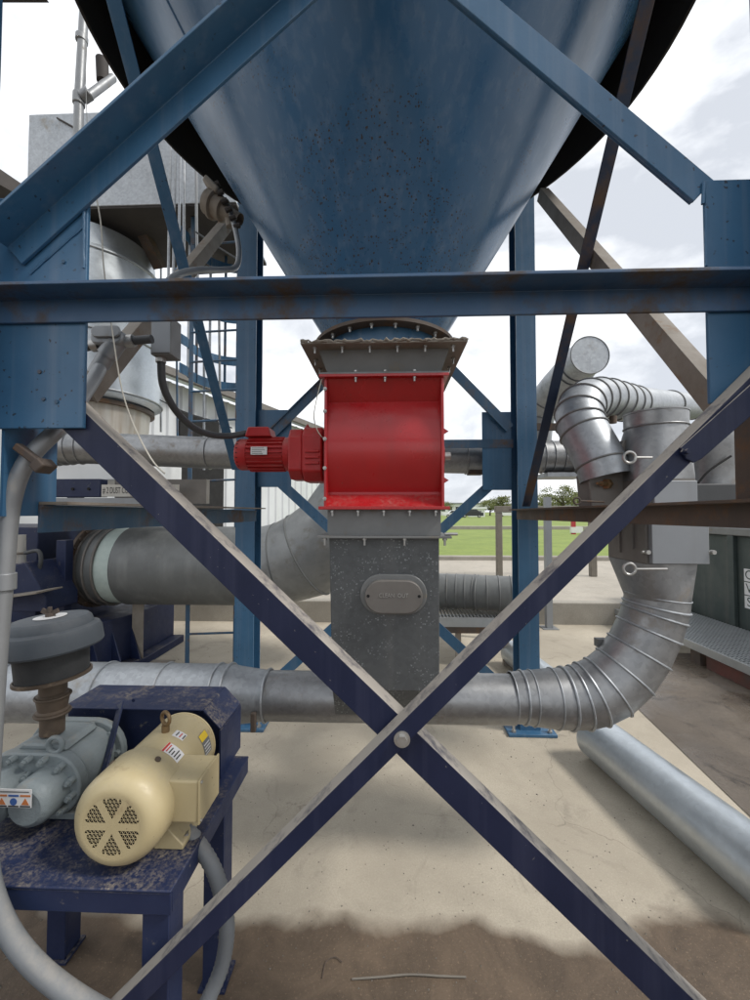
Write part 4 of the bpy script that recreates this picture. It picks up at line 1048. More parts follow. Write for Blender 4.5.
b = MB(); b.lathe(f0, tl, [(.09, .1), (.094, .131), (.1, .135), (.14, .131), (.152, .125), (.158, .11), (.176, .105), (.184, .097), (.187, 0)], 64); b.to('hood', M['filter'], fil)
ft = f0 + tl * .1875
b = MB(); b.lathe(ft, tl, [(.0, .012), (0.0, .042), (.0015, .042), (.0015, .012)], 32); b.to('washer', M['label'], fil)
b = MB(); b.cyl(ft, ft + tl * .03, .006, n=10); b.bar(ft + tl * .008 + Vector((-.026, 0, .012)), ft + tl * .008, .006, .014); b.bar(ft + tl * .008 + Vector((.026, 0, .012)), ft + tl * .008, .006, .014); b.cyl(ft, ft + tl * .012, .013, n=12); b.to('wing_nut', M['brown'], fil)

# motor supply hose, lower left hose
def hose(name, pts, r_, m, lab, cat, ribs=True, n=14, step=.009):
    path = smooth_path(pts, 10)
    # resample by length
    res = [path[0]]; acc = 0
    for i in range(1, len(path)):
        seg = path[i] - path[i - 1]; L_ = seg.length; k = step - acc
        while k < L_:
            res.append(path[i - 1] + seg * (k / L_)); k += step
        acc = (acc + L_) % step
    rad = [r_ * (1.0 + (.05 if (i % 2) else -.03)) if ribs else r_ for i in range(len(res))]
    b = MB(); b.tube(res, rad, n)
    return tag(b.to(name, m, None, loc=tuple(res[0]), ang=60), lab, cat)
hose('flexible_conduit', [P(181, 826, v=1.12), P(196, 841, v=1.11), P(213, 868, v=1.1), P(223, 900, v=1.1), P(227, 930, v=1.1), P(222, 965, v=1.1), P(208, 1000, v=1.08), P(190, 1040, v=1.05)], .020, M['flex'], 'grey ribbed flexible conduit hanging from the beige motor terminal box', 'conduit', step=.007)
hose('flexible_conduit', [P(-14, 850, v=.93), P(-8, 890, v=.915), P(8, 930, v=.905), P(32, 962, v=.90), P(62, 988, v=.90), P(100, 1012, v=.90), P(150, 1035, v=.9)], .021, M['flex'], 'smooth grey conduit curving across the lower left corner', 'conduit', ribs=False, step=.02)
hose('conduit', [P(-16, 880, v=.97), P(-9, 760, v=.97), P(-2, 650, v=.97), P(4, 580, v=.97), P(9, 520, v=.97), P(14, 492, v=.97), P(22, 470, v=.975), P(36, 450, v=.99), P(62, 424, v=1.04), P(90, 385, v=1.2), P(100, 368, v=1.27)], .02, M['conduit'], 'upright grey conduit bending right past the front left post plate', 'conduit', ribs=False, step=.02, n=20)
q = P(4, 582, v=.97); b = MB(); b.cyl(q + Vector((0, 0, -.02)), q + Vector((0, 0, .022)), .0248, n=24); tag(b.to('conduit_coupling', M['conduit'], None, loc=tuple(q), bevel=.002), 'sleeve coupling round the upright grey conduit', 'coupling')
a, c = P(17, 446, v=.95), P(46, 468, v=.95)
b = MB(); b.bar(a, c, .02, .02); b.bar(P(40, 462, v=.952), P(47, 470, v=.952), .045, .03); tag(b.to('conduit_clamp', M['brown'], None, loc=tuple(a), bevel=.004), 'dark clamp holding the bend of the grey conduit', 'clamp')

# ------------------------------------------------------------------ conduit on the left brace
cv = 1.30
tee = thing('conduit_tee', 'grey cast conduit fitting with oval cover behind the front left plate', 'conduit', tuple(P(112, 343, v=cv)))
c0 = P(112, 340, v=cv)
b = MB(); pts = oblong(c0.x, c0.z, .056, .026, c0.y - .03)
b.prism(pts, (0, .05, 0)); b.to('body', M['conduit'], tee, bevel=.008, seg=3)
b = MB(); b.prism(oblong(P(113, 336, v=cv).x, P(113, 336, v=cv).z, .05, .02, c0.y - .038), (0, .0075, 0)); b.to('cover', M['conduit'], tee, bevel=.004)
b = MB(); b.tube([P(72, 350, v=cv), P(96, 345, v=cv)], .014, 16); b.to('pipe_section', M['rubber'], tee)
b = MB(); b.tube([P(128, 341, v=cv), P(152, 339, v=cv)], .014, 16); b.to('pipe_section', M['rubber'], tee)
b = MB(); b.cyl(P(92, 346, v=cv), P(99, 345, v=cv), .02, n=12); b.to('lock_nut', M['bolt'], tee)
b = MB(); b.cyl(P(126, 341.5, v=cv), P(134, 340.5, v=cv), .02, n=12); b.to('lock_nut', M['bolt'], tee)
b = MB(); b.tube([P(113, 346, v=cv), P(84, 392, v=cv)], .026, 24); b.to('pipe_section', M['conduit'], tee)
b = MB(); b.cyl(P(117, 341, v=cv), P(107, 356, v=cv), .031, n=24); b.to('hub', M['conduit'], tee)
bxv = 1.36
a, c = P(151, 316, v=bxv), P(174, 354, v=bxv)
jbx = thing('junction_box', 'grey steel junction box hanging below the front beam', 'box', tuple(a))
b = MB(); b.box(a.x, c.x - .012, bxv, bxv + .07, c.z, a.z); b.to('casing', M['grey_steel'], jbx, bevel=.003)
b = MB(); b.box(a.x + .006, c.x - .014, bxv - .004, bxv - .0005, c.z + .004, a.z - .004); b.to('lid', M['panel'], jbx, bevel=.002)
q = P(161, 356, v=bxv + .035); b = MB(); b.cyl(q + Vector((0, 0, .004)), q + Vector((0, 0, -.024)), .018, n=8); b.to('gland', M['bolt'], jbx)
hose('motor_cable', [P(161, 358, v=1.395), P(163, 385, v=1.42), P(174, 408, v=1.47), P(190, 425, v=1.55), P(208, 434, v=1.63), P(228, 436, v=1.7), P(247, 433, v=1.735)], .0135, M['rubber'], 'dark grey hose sagging from junction box to red motor', 'cable', ribs=False, step=.015)
hose('string', [P(96, 195, v=1.15), P(101, 225, v=1.15), P(104, 270, v=1.15), P(112, 330, v=1.13), P(122, 390, v=1.1), P(136, 430, v=1.08), P(152, 460, v=1.06), P(165, 474, v=1.03)], .0022, M['string'], 'thin pale string hanging down across the left brace', 'string', ribs=False, n=6, step=.02)
hose('valve_wire', [P(322, 378, v=1.56), P(316, 402, v=1.52), P(314, 418, v=1.52), P(318, 432, v=1.55), P(325, 440, v=1.58)], .002, M['string'], 'thin grey wire looping beside the red valve', 'wire', ribs=False, n=6, step=.02)
# knocker / sensor on the cone with its cable
sv = 1.95
ksq = P(222, 205, v=sv)
kn = thing('level_sensor', 'pale dusty sensor head bolted to the left flank of the hopper', 'sensor', tuple(ksq))
ax = (P(236, 212, v=sv) - P(208, 196, v=sv)).normalized()
s0 = P(207, 201, v=sv)
b = MB(); b.lathe(s0, ax, [(0, 0), (0, .05), (.006, .06), (.03, .06), (.035, .07), (.05, .07), (.055, .056), (.1, .056), (.105, .04), (.16, .03), (.2, .03)], 24); b.to('head', M['tan'], kn)
b = MB(); b.prism([s0 + Vector((.0, -.065, .06)), s0 + Vector((.02, -.065, .09)), s0 + Vector((.09, -.065, .02)), s0 + Vector((.07, -.065, -.01))], (0, .1, 0)); b.to('bracket', M['tan'], kn, bevel=.01)
b = MB(); q = P(228, 217, v=sv); b.cyl(q, q + Vector((.01, 0, -.05)), .018, n=10); b.to('gland', M['tan'], kn)
for i in range(6):
    q = P(219 + i * 4.2, 183 + i * 8.4, v=VC + .1); b = MB(); b.cyl(q, q + Vector((-.03, 0, -.012)), .012, n=8); b.to('stud', M['darkbrown'], kn)
hose('sensor_cable', [P(231, 214, v=1.93), P(236, 232, v=1.9), P(239, 252, v=1.86), P(236, 267, v=1.8), P(222, 270, v=1.7), P(200, 270, v=1.55), P(180, 274, v=1.45), P(166, 285, v=1.38), P(160, 312, v=1.37)], .013, M['conduit'], 'pale grey cable looping from the sensor to the left brace', 'cable', ribs=False, step=.015)

# ------------------------------------------------------------------ large duct and fan at left
BD = 3.95
bz = P(160, 565, v=BD).z
big = thing('large_duct', 'wide grey suction duct with pale green band behind the left rear post', 'duct', (P(145, 600, v=BD).x, BD, 0))
br_ = .385
def bq(x, v=BD): q = P(x, 565, v=v - .33); return Vector((q.x, v, bz))
duct(big, [(bq(112), br_, False), (bq(160), br_, False), (bq(253), br_, .006)], M['bigduct'], n=56, seg_name='pipe_section')
duct(big, [(bq(95), br_ - .015, .008), (bq(112), br_ - .015, .01)], M['cloth'], n=56, seg_name='flexible_band', bead_mat=M['rubber'])
duct(big, [(bq(76), br_ - .03, .012), (bq(86), br_ - .005, .012), (bq(95), br_ - .005, .012)], M['bigduct'], n=56, seg_name='flange_collar', bead_mat=M['diverter'])
b = MB(); b.lathe(bq(72), (1, 0, 0), [(0, .3), (0, br_ + .03), (.03, br_ + .03), (.03, .3)], 56); ifl = b.to('inlet_flange', M['brown'], big)
for i in range(24):
    an = 2 * math.pi * i / 24
    q = bq(72) + Vector((.03, (br_ + .008) * math.cos(an), (br_ + .008) * math.sin(an))); b = MB(); b.hexbolt(q, (1, 0, 0), .018, .014); b.to('bolt', M['brown'], ifl)
seg = [(bq(253), br_, False), (Vector((bq(275).x, BD, bz + .03)), br_ * 1.04, .006), (Vector((bq(303).x, BD - .05, bz + .12)), br_ * 1.1, .008), (Vector((bq(335).x, BD - .05, bz + .34)), br_ * 1.1, .006), (Vector((bq(358).x, BD, bz + .7)), br_ * 1.05, .006), (Vector((bq(366).x, BD, bz + 1.1)), br_, .006), (Vector((bq(368).x, BD, bz + 1.9)), br_ * .9, False)]
duct(big, seg, M['scuffed'], n=56, seg_name='elbow_gore', bead_mat=M['bigduct'])
q = P(144, 610, v=BD)
b = MB(); b.box(q.x - .055, q.x + .055, BD - .1, BD - .09, .011, bz - br_ + .03); b.box(q.x - .055, q.x - .045, BD - .0895, BD + .0, .011, bz - br_ + .03); b.box(q.x - .12, q.x + .3, BD - .12, BD + .05, .001, .0105); b.to('support_leg', M['tan'], big)
# fan housing behind the filter
fan = thing('exhaust_fan', 'dark blue fan housing standing at the left end of the wide duct', 'fan', (P(60, 600, v=3.9).x, 3.9, 0))
fx1 = P(72, 565, v=BD).x
b = MB(); b.box(fx1 - 1.3, fx1 - .002, 3.55, 4.6, .3, 1.36); b.to('housing', M['navy_stand'], fan, bevel=.01)
q0, q1 = P(60, 540, v=3.5), P(68, 606, v=3.5)
b = MB(); b.box(q0.x, q1.x, 3.46, 3.548, q1.z - .2, q0.z); b.to('stiffener', M['navy_stand'], fan, bevel=.004)
b = MB(); b.prism([P(8, 566, v=3.2), P(25, 562, v=3.2), P(46, 598, v=3.2), P(46, 612, v=3.2), P(-20, 612, v=3.2), P(-20, 590, v=3.2)], (0, .34, 0)); b.to('motor_cover', M['navy_stand'], fan, bevel=.01)
b = MB(); a, c = P(-20, 600, v=3.15), P(50, 590, v=3.15); b.bar(a, c, .25, .012, up=(0, 0, 1)); b.to('ledge', M['tan'], fan)
b = MB(); q = P(18, 550, v=3.35); b.cyl(P(18, 535, v=3.35), P(18, 563, v=3.35), .055, n=24); b.to('vent_pipe', M['cream'], fan)
b = MB(); b.ring(P(18, 553, v=3.35), (0, 0, 1), .057, .01, 32, 8); b.to('clamp_band', M['tan'], fan)
b = MB(); b.tube(smooth_path([P(25, 553, v=3.3), P(38, 551, v=3.3), P(41, 560, v=3.3), P(38, 575, v=3.3), P(41, 592, v=3.3)]), .016, 10); b.to('drain_hose', M['rubber'], fan)
# base with triangular ribs
bx0, bx1 = P(60, 640, v=3.5).x, P(126, 640, v=3.75).x
b = MB(); b.prism([(bx1 - 1.6, 3.35, .08), (bx1 - .15, 3.35, .08), (bx1, 3.9, .08), (bx1, 4.6, .08), (bx1 - 1.6, 4.6, .08)], (0, 0, .42)); b.to('plinth', M['navy_stand'], fan, bevel=.006)
b = MB(); b.prism([(bx1 - 1.7, 3.12, .001), (bx1 - .2, 3.12, .001), (bx1 + .12, 3.86, .001), (bx1 + .12, 4.6, .001), (bx1 - 1.7, 4.6, .001)], (0, 0, .078)); b.to('base_frame', M['navy_stand'], fan, bevel=.004)
for t_ in (0.2, .55, .9):
    p = Vector((bx1 - .15, 3.35, .08)).lerp(Vector((bx1, 3.9, .08)), t_)
    b = MB(); nrm = Vector((.55, -.15, 0)).normalized() * .12
    b.prism([p, p + nrm, p + Vector((0, 0, .3))], Vector((.15, .55, 0)).normalized() * .012); b.to('rib', M['navy_stand'], fan)
# dust collector
dc = thing('dust_collector', 'tall galvanized dust collector with drum and hopper box beyond the left brace', 'dust collector', (P(95, 500, v=4.3).x, 4.3, 1.5))
dx = P(95, 300, v=4.3).x
b = MB(); b.lathe((dx, 4.3, 0), (0, 0, 1), [(2.66, .60), (2.70, .67), (4.12, .68), (4.15, .66), (4.15, .6), (4.4, .58)], 64); b.to('drum', M['galv_bright'], dc)
for z in (2.72, 3.3, 4.1):
    b = MB(); b.ring((dx, 4.3, z), (0, 0, 1), .682, .01, 56, 8); b.to('drum_band', M['galv'], dc)
b = MB(); b.lathe((dx, 4.3, 0), (0, 0, 1), [(2.6, .5), (2.6, .605), (2.64, .605), (2.66, .5)], 56); b.to('rusty_flange', M['brown'], dc)
b = MB(); b.lathe((dx, 4.3, 0), (0, 0, 1), [(2.2, .53), (2.6, .56)], 56); b.to('lower_drum', M['cream'], dc)
fb = P(100, 206, v=3.75).z; ftp = P(100, 112, v=3.75).z
xl, xm, xr = P(28, 150, v=3.75).x, P(132, 112, v=3.75).x, P(236, 205, v=3.75).x
b = MB(); b.prism([(xl, 3.75, fb), (xl, 3.75, ftp), (xm, 3.75, ftp), (xr, 3.75, fb + .02), (xr, 3.75, fb)], (0, .98, 0)); hx = b.to('plenum_box', M['galv'], dc, bevel=.006)
b = MB(); b.box(xl + .01, xr, 3.76, 4.72, fb - .02, fb - .0005); b.to('plenum_floor', M['darkbrown'], dc)
b = MB(); b.bar(P(131, 207, v=4.0), P(160, 268, v=4.4), .12, .08); b.to('corbel', M['brown'], dc)
b = MB(); b.bar(P(57, 118, v=3.74), P(75, 128, v=3.74), .012, .012); b.to('latch_rod', M['darkbrown'], dc)
a, c = P(40, 461, v=3.9), P(135, 480, v=3.9)
b = MB(); b.box(a.x, c.x, 3.9, 4.8, c.z, 2.2); b.to('white_base', M['white'], dc, bevel=.01)
a, c = P(40, 479, v=3.6), P(100, 497, v=3.6)
b = MB(); b.box(a.x, c.x, 3.6, 3.7, c.z, a.z); b.to('beam', M['navy_stand'], dc, bevel=.005)
for x in (73, 89):
    q = P(x, 489, v=3.6); b = MB(); b.hexbolt(q, (0, -1, 0), .014, .01); b.to('bolt', M['black'], dc)
a, c = P(30, 498, v=3.5), P(160, 507, v=3.5)
b = MB(); b.box(a.x, c.x, 3.5, 3.85, c.z, a.z); b.to('ledge', M['panel'], dc)
a, c = P(100, 484.5, v=3.55), P(150, 496.5, v=3.55)
b = MB(); b.box(a.x, c.x + .25, 3.57, 3.585, c.z, a.z); sgn = b.to('sign_board', M['cream'], dc)
text_to('sign_lettering', '# 2 DUST COLLECTOR', .082, M['ink'], sgn, (a.x + .012, 3.569, (a.z + c.z) / 2), (1, 0, 0), (0, 0, 1), .0005, 'LEFT', wid=.41)
b = MB(); b.box(a.x + .01, a.x + .9, 3.732, 3.8, c.z - .06, a.z + .06); b.to('sign_backing', M['diverter'], dc)
for u_ in (-.5, .5):
    b = MB(); b.box(dx + u_ - .06, dx + u_ + .06, 4.65, 4.77, .001, 2.2); b.to('leg', M['navy_stand'], dc)
# vent stack
st_v = 3.2
vst = thing('vent_pipe', 'slim grey vent pipe with side arm rising at upper left', 'pipe', tuple(P(78, 160, v=st_v)))
b = MB(); b.tube([P(77.5, 160, v=st_v), P(79, 100, v=st_v), P(84, 14, v=st_v)], [.036, .036, .034], 20); b.to('riser', M['conduit'], vst)
b = MB(); b.tube([P(80, 99, v=st_v), P(90, 95, v=st_v), P(113, 78, v=st_v + .2)], [.03, .032, .032], 20); b.to('side_arm', M['conduit'], vst)
for p, q in ((P(78.7, 105, v=st_v), P(79.2, 94, v=st_v)), (P(82, 98, v=st_v), P(90, 93, v=st_v)), (P(81.5, 42, v=st_v), P(82, 36, v=st_v))):
    b = MB(); b.cyl(p, q, .046, n=20); b.to('coupling', M['conduit'], vst, bevel=.006)
b = MB(); b.tube([P(102, 60, v=3.35), P(103, 82, v=3.35)], .05, 16); b.to('flex_joint', M['darkbrown'], vst)
hose('guy_wire', [P(85, 40, v=3.15), P(86, 90, v=3.15), P(88, 150, v=3.15), P(89, 200, v=3.1)], .003, M['grey_steel'], 'thin wire hanging beside the slim vent pipe', 'wire', ribs=False, n=6, step=.05)
# building corner at far left
sh = thing('storage_shed', 'shed with dark brown eave at the far left edge', 'shed', (-7.6, 7.4, 0))
e0, e1 = P(-3, 158, v=6.5), P(26, 192, v=7.3)
b = MB(); b.prism([P(-60, 128, v=6.3), P(25, 186, v=7.3), P(25, 199, v=7.3), P(-60, 150, v=6.3)], (-1.2, 1.0, .0)); b.to('eave', M['darkbrown'], sh)
q = P(19, 200, v=7.5)
b = MB(); b.box(q.x - 4, q.x, 7.6, 12, .001, q.z + .2); b.to('wall', M['white_wall'], sh)
b = MB(); b.prism([P(30, -17, v=2.4), P(-30, -17, v=2.4), P(-30, -40, v=2.4), P(5, -40, v=2.4), P(30, -22, v=2.4), P(36, -17, v=2.4)], (0, .1, 0))
tag(b.to('overhead_plate', M['darkbrown'], None, loc=tuple(P(3, 0, v=2.4))), 'dark plate corner at the very top left', 'plate')

# ------------------------------------------------------------------ caged ladder
LV = 3.9
lu0, lu1 = P(188.5, 560, v=LV).x, P(236, 560, v=LV).x
lad = thing('caged_ladder', 'blue caged ladder rising behind the left rear post', 'ladder', ((lu0 + lu1) / 2, LV, 0))
def lz(y): return P(200, y, v=LV).z
for u in (lu0, lu1):
    b = MB(); b.box(u - .02, u + .02, LV - .006, LV + .006, .001, 5.6); b.to('rail', M['blue_rusty'], lad)
z = .3
while z < 5.5:
    b = MB(); b.tube([(lu0 + .0, LV, z), (lu1, LV + .0, z + .02)], .011, 10); b.to('rung', M['blue_rusty'], lad); z += .3
CR = .36
ccx = (lu0 + lu1) / 2
def cage_pt(a_, z): return Vector((ccx + CR * math.cos(a_) * 1.0, LV + .25 + (CR + .05) * math.sin(a_), z))
hz_ = [lz(362), lz(340), lz(322), lz(216)]
for z in (2.95, 3.25, 3.75, 4.35, 5.0):
    pts = [Vector((lu0 - .12, LV, z))] + [cage_pt(R(200 - i * 220 / 20), z) for i in range(21)] + [Vector((lu1 + .1, LV, z))]
    b = MB()
    for i in range(len(pts) - 1): b.bar(pts[i], pts[i + 1], .008, .10, up=(0, 0, 1))
    b.to('hoop', M['blue'], lad)
for i in range(9):
    p = cage_pt(R(195 - i * 210 / 8), 0)
    b = MB(); b.box(p.x - .014, p.x + .014, p.y + .006, p.y + .016, 2.9, 5.4); b.to('cage_bar', M['blue_rusty'] if i % 2 else M['galv'], lad)
for i in range(3):
    b = MB(); x = P(168 + 5 * i, 300, v=3.5).x; b.tube([(x, 3.5, 3.6), (x, 3.5, 4.85)], .012, 8); tag(b.to('conduit', M['galv'], None, loc=(x, 3.5, 3.6)), ['leftmost', 'middle', 'rightmost'][i] + ' of three thin pale conduits left of the caged ladder', 'conduit', 'thin conduits by the ladder')
hose('stay_cable', [P(196, 232, v=3.6), P(215, 245, v=3.6), P(242, 262, v=3.6)], .008, M['rubber'], 'thin dark cable slanting across the caged ladder', 'cable', ribs=False, n=6, step=.05)

for i, (x, v, y0, y1, m_) in enumerate(((161, 4.9, 268, 432, 'galv'), (176, 5.1, 268, 440, 'blue_rusty'), (184, 3.75, 140, 268, 'galv'), (196, 3.7, 165, 300, 'conduit'), (204, 4.4, 330, 470, 'galv'), (219, 4.3, 300, 460, 'conduit'))):
    a, c = P(x, y0, v=v), P(x + (1.5 if i % 2 else 0), y1, v=v)
    b = MB(); b.tube([(a.x, v, a.z), (c.x, v, c.z)], .014, 8)
    tag(b.to('conduit', M[m_], None, loc=(a.x, v, c.z)), ['thin pale rod right beside the drum', 'thin blue rod between the drum and the ladder', 'thin pale rod left of the sensor head', 'grey rod running up past the sensor head', 'thin pale rod behind the lower ladder', 'grey rod behind the right ladder rail'][i], 'rod', 'thin rods round the ladder')
hose('stay_cable', [P(160, 400, v=4.2), P(185, 412, v=4.2), P(232, 428, v=4.2)], .008, M['rubber'], 'thin dark cable crossing behind the ladder above the level duct', 'cable', ribs=False, n=6, step=.05)

# ------------------------------------------------------------------ white building
w0, w1 = P(120, 356, v=6.2), P(340, 449, v=13.5)
bl = thing('white_building', 'white corrugated metal building behind the ladder and valve', 'building', (w0.x, w0.y, 0))
dirw = Vector((w1.x - w0.x, w1.y - w0.y, 0)); Lw = dirw.length; dirw.normalize(); nw = Vector((dirw.y, -dirw.x, 0))
if nw.y > 0: nw = -nw
ze = 3.9
def wall_pt(s_, off, z): return Vector((w0.x, w0.y, 0)) + dirw * s_ + nw * off + Vector((0, 0, z))
b = MB()
b.add([wall_pt(0, -.1, LZ), wall_pt(Lw, -.1, LZ), wall_pt(Lw, -.1, ze), wall_pt(0, -.1, ze)], [(0, 1, 2, 3)]); b.to('wall', M['white_wall'], bl)
s_ = 0.0; i = 0; pw = .3
while s_ + pw < Lw:
    b = MB()
    prof_ = [(0, -.09), (.05, -.09), (.08, -.055), (.13, -.055), (.16, -.09), (.3, -.09)]
    b.quadstrip([[wall_pt(s_ + a_, o_, LZ) for a_, o_ in prof_], [wall_pt(s_ + a_, o_, ze) for a_, o_ in prof_]])
    b.to('wall_panel', M['white_wall'], bl, smooth=False); s_ += pw; i += 1
b = MB(); b.prism([wall_pt(-1, .25, ze + .0), wall_pt(-1, -.6, ze + .25), wall_pt(-1, -.6, ze + .35), wall_pt(-1, .25, ze + .12)], dirw * (Lw + 1.5)); b.to('roof_eave', M['galv'], bl)
b = MB(); b.prism([wall_pt(-1, .2505, ze - .03), wall_pt(-1, .3505, ze - .03), wall_pt(-1, .3505, ze + .1), wall_pt(-1, .2505, ze + .1)], dirw * (Lw + 1.5)); b.to('gutter', M['diverter'], bl)
b = MB(); b.add([wall_pt(Lw, -.1, LZ), wall_pt(Lw, -6, LZ), wall_pt(Lw, -6, ze), wall_pt(Lw, -.1, ze)], [(0, 1, 2, 3)]); b.to('end_wall', M['white_wall'], bl)
b = MB(); b.prism([wall_pt(1.2, -.05, LZ), wall_pt(2.35, -.05, LZ), wall_pt(2.35, -.05, 3.4), wall_pt(1.2, -.05, 3.4)], nw * .03); b.to('doorway', M['black'], bl)
q = P(225, 492, v=8.2)
tdir = (q - Vector((w0.x, w0.y, 0))).dot(dirw)
b = MB(); b.prism([wall_pt(tdir - .1, -.04, 1.55), wall_pt(tdir + .1, -.04, 1.55), wall_pt(tdir + .1, -.04, 1.95), wall_pt(tdir - .1, -.04, 1.95)], nw * .01); b.to('notice', M['label'], bl)
b = MB(); b.prism([wall_pt(tdir - .1, -.028, 1.62), wall_pt(tdir + .1, -.028, 1.62), wall_pt(tdir + .1, -.028, 1.78), wall_pt(tdir - .1, -.028, 1.78)], nw * .004); b.to('notice_band', M['yellow'], bl)

# ------------------------------------------------------------------ grated step, stub duct, rails, posts
pv0, pv1 = 3.95, 4.9
pz_ = P(470, 618, v=pv0).z
pu0, pu1 = P(425, 618, v=pv0).x, P(512, 618, v=pv0).x
pf = thing('grated_step', 'galvanized bar grating step behind the drop duct', 'step', ((pu0 + pu1) / 2, pv0, 0))
b = MB(); b.box(pu0, pu1, pv0 - .01, pv0, pz_ - .085, pz_ + .004); b.to('front_edge', M['grate'], pf)
u = pu0 + .02
while u < pu1:
    b = MB(); b.box(u, u + .008, pv0 + .001, pv1, pz_ - .04, pz_); b.to('grating_bar', M['grate'], pf); u += .034
for v in (pv0 + .15, pv0 + .45, pv0 + .75):
    b = MB(); b.box(pu0, pu1, v, v + .008, pz_ - .03, pz_ - .008); b.to('cross_bar', M['grate'], pf)
for u, v in ((pu0 + .1, pv0 + .05), (P(459, 640, v=pv0).x, pv0 + .05), (pu1 - .05, pv0 + .05), (pu0 + .1, pv1 - .05), (pu1 - .05, pv1 - .05)):
    b = MB(); b.box(u - .025, u + .025, v - .025, v + .025, .001, pz_ - .086); b.to('leg', M['tan'], pf)
b = MB(); b.box(pu0, pu1, pv0 + .003, pv0 + .06, pz_ - .15, pz_ - .0865); b.to('under_rail', M['brown'], pf)
sb = thing('stub_duct', 'grey spiral duct stub resting on the grating step', 'duct', tuple(P(480, 606, v=4.3)))
sy = pz_ + .002 + .185
seqx = [437, 447, 456, 464, 473, 476, 484, 495, 506, 517]
duct(sb, [(Vector((P(x, 590, v=4.35 - .002 * i).x, 4.35 - .02 * i, sy)), .18, .006) for i, x in enumerate(seqx)], M['bigduct'], n=40, seg_name='pipe_section', cap0=True, bead_mat=M['grey_steel'])
# hand rail
rv_ = 7.7
hr = thing('hand_rail', 'weathered brown grey hand rail left of the right rear post', 'rail', (P(500, 575, v=rv_).x, rv_, LZ))
a = P(496.5, 506, v=rv_); c = P(503, 575, v=rv_)
b = MB(); b.box(a.x, c.x, rv_, rv_ + .1, LZ + .001, a.z - .12); b.to('rail_post', M['wood'], hr, bevel=.01)
b = MB(); b.box(a.x - .02, a.x + 1.9, rv_ - .01, rv_ + .11, a.z - .119, a.z); b.to('top_rail', M['wood'], hr, bevel=.01)
b = MB(); b.box(a.x + 1.75, a.x + 1.87, rv_, rv_ + .1, LZ + .001, a.z - .12); b.to('rail_post', M['wood'], hr, bevel=.01)
a, c = P(545.5, 497, v=5.25), P(553, 620, v=5.25)
gp = thing('grey_post', 'plain grey steel post standing before the kerb wall', 'post', (a.x, 5.25, 0))
b = MB(); b.box(a.x, c.x, 5.25, 5.26, .009, a.z); b.box(a.x, a.x + .008, 5.2605, 5.33, .009, a.z); b.to('upright', M['panel'], gp)
b = MB(); b.box(a.x - .06, c.x + .06, 5.2, 5.38, .001, .0085); b.to('base_plate', M['panel'], gp)
q0, q1 = P(572, 516, v=21), P(576, 536, v=21)
rp = thing('red_post', 'slim red marker post on the far lawn', 'post', (q0.x, 21, LZ + .06))
b = MB(); b.box(q0.x, q1.x, 21, 21.15, LZ + .061, q0.z); b.to('upright', M['redpost'], rp)
b = MB(); b.box(q0.x - .04, q1.x + .35, 20.98, 21.17, .42, .72); b.to('valve_block', M['label'], rp)

# ------------------------------------------------------------------ container and walkway at right
gz = .215
wk = thing('grated_walkway', 'galvanized mesh walkway beside the dark green container', 'walkway', (3.45, 4, 0))
gu0, gu1, gv0, gv1 = 3.0, 3.9, 2.4, 6.0
b = MB(); b.box(gu0 - .012, gu0, gv0, gv1, gz - .07, gz + .003); b.to('edge_bar', M['grate'], wk)
u = gu0 + .02
while u < gu1:
    b = MB(); b.box(u, u + .009, gv0, gv1, gz - .03, gz); b.to('grating_bar', M['grate'], wk); u += .04
v = gv0
while v < gv1:
    b = MB(); b.box(gu0 + .001, gu1, v, v + .009, gz - .026, gz - .002); b.to('cross_bar', M['grate'], wk); v += .04
b = MB(); b.box(gu0 + .03, gu0 + .11, gv0, 3.98, .001, .12); b.to('red_sleeper', M['red_rust'], wk, bevel=.006)
for v in (gv0 + .3, 4.1, 5.6):
    b = MB(); b.box(gu0 + .02, gu0 + .12, v - .06, v + .06, .1205 if v < 3.98 else .001, gz - .071); b.to('leg', M['brown'], wk)
b = MB(); b.box(gu1 - .1, gu1, gv0, gv1, .001, gz - .031); b.to('back_sleeper', M['red_rust'], wk)
ct_ = thing('waste_container', 'dark green steel container behind the mesh walkway', 'container', (4.9, 5, 0))
cu, czt = 3.96, 1.23
b = MB(); b.box(cu, cu + 2.2, 2.6, 5.55, .12, czt); b.to('body', M['container'], ct_, bevel=.015)
b = MB(); b.box(cu - .05, cu + 2.2, 2.55, 5.6, czt + .0005, czt + .09); b.to('top_rail', M['grey_steel'], ct_, bevel=.01)
b = MB(); b.box(cu + .05, cu + 2.1, 2.7, 5.5, czt + .0905, czt + .22); b.to('lid', M['container'], ct_, bevel=.01)
for v in (3.1, 3.9, 4.75, 5.5):
    b = MB(); b.box(cu - .045, cu - .001, v - .04, v + .04, .12, czt); b.to('stiffener', M['container'], ct_, bevel=.005)
for v in (2.8, 5.3):
    b = MB(); b.box(cu + .2, cu + 2.0, v - .1, v + .1, .001, .1195); b.to('skid', M['container'], ct_)
sa, sc_ = P(744, 568, u=cu - .002), P(744, 608, u=cu - .002)
v1 = sa.y
for i, chs in enumerate(('CON', 'WAS', 'ENV')):
    z1 = sa.z - i * (sa.z - sc_.z) / 3 - .005; z0 = z1 - (sa.z - sc_.z) / 3 + .012
    b = MB(); b.box(cu - .004, cu - .0005, v1 - .5, v1, z0, z1); pl_ = b.to('sign_strip', M['label'], ct_)
    text_to('sign_lettering', ('C', 'V', 'S')[i], (z1 - z0) * 1.05, M['container'], pl_, (cu - .0045, v1 - .06, (z0 + z1) / 2), (0, -1, 0), (0, 0, 1), .0004)

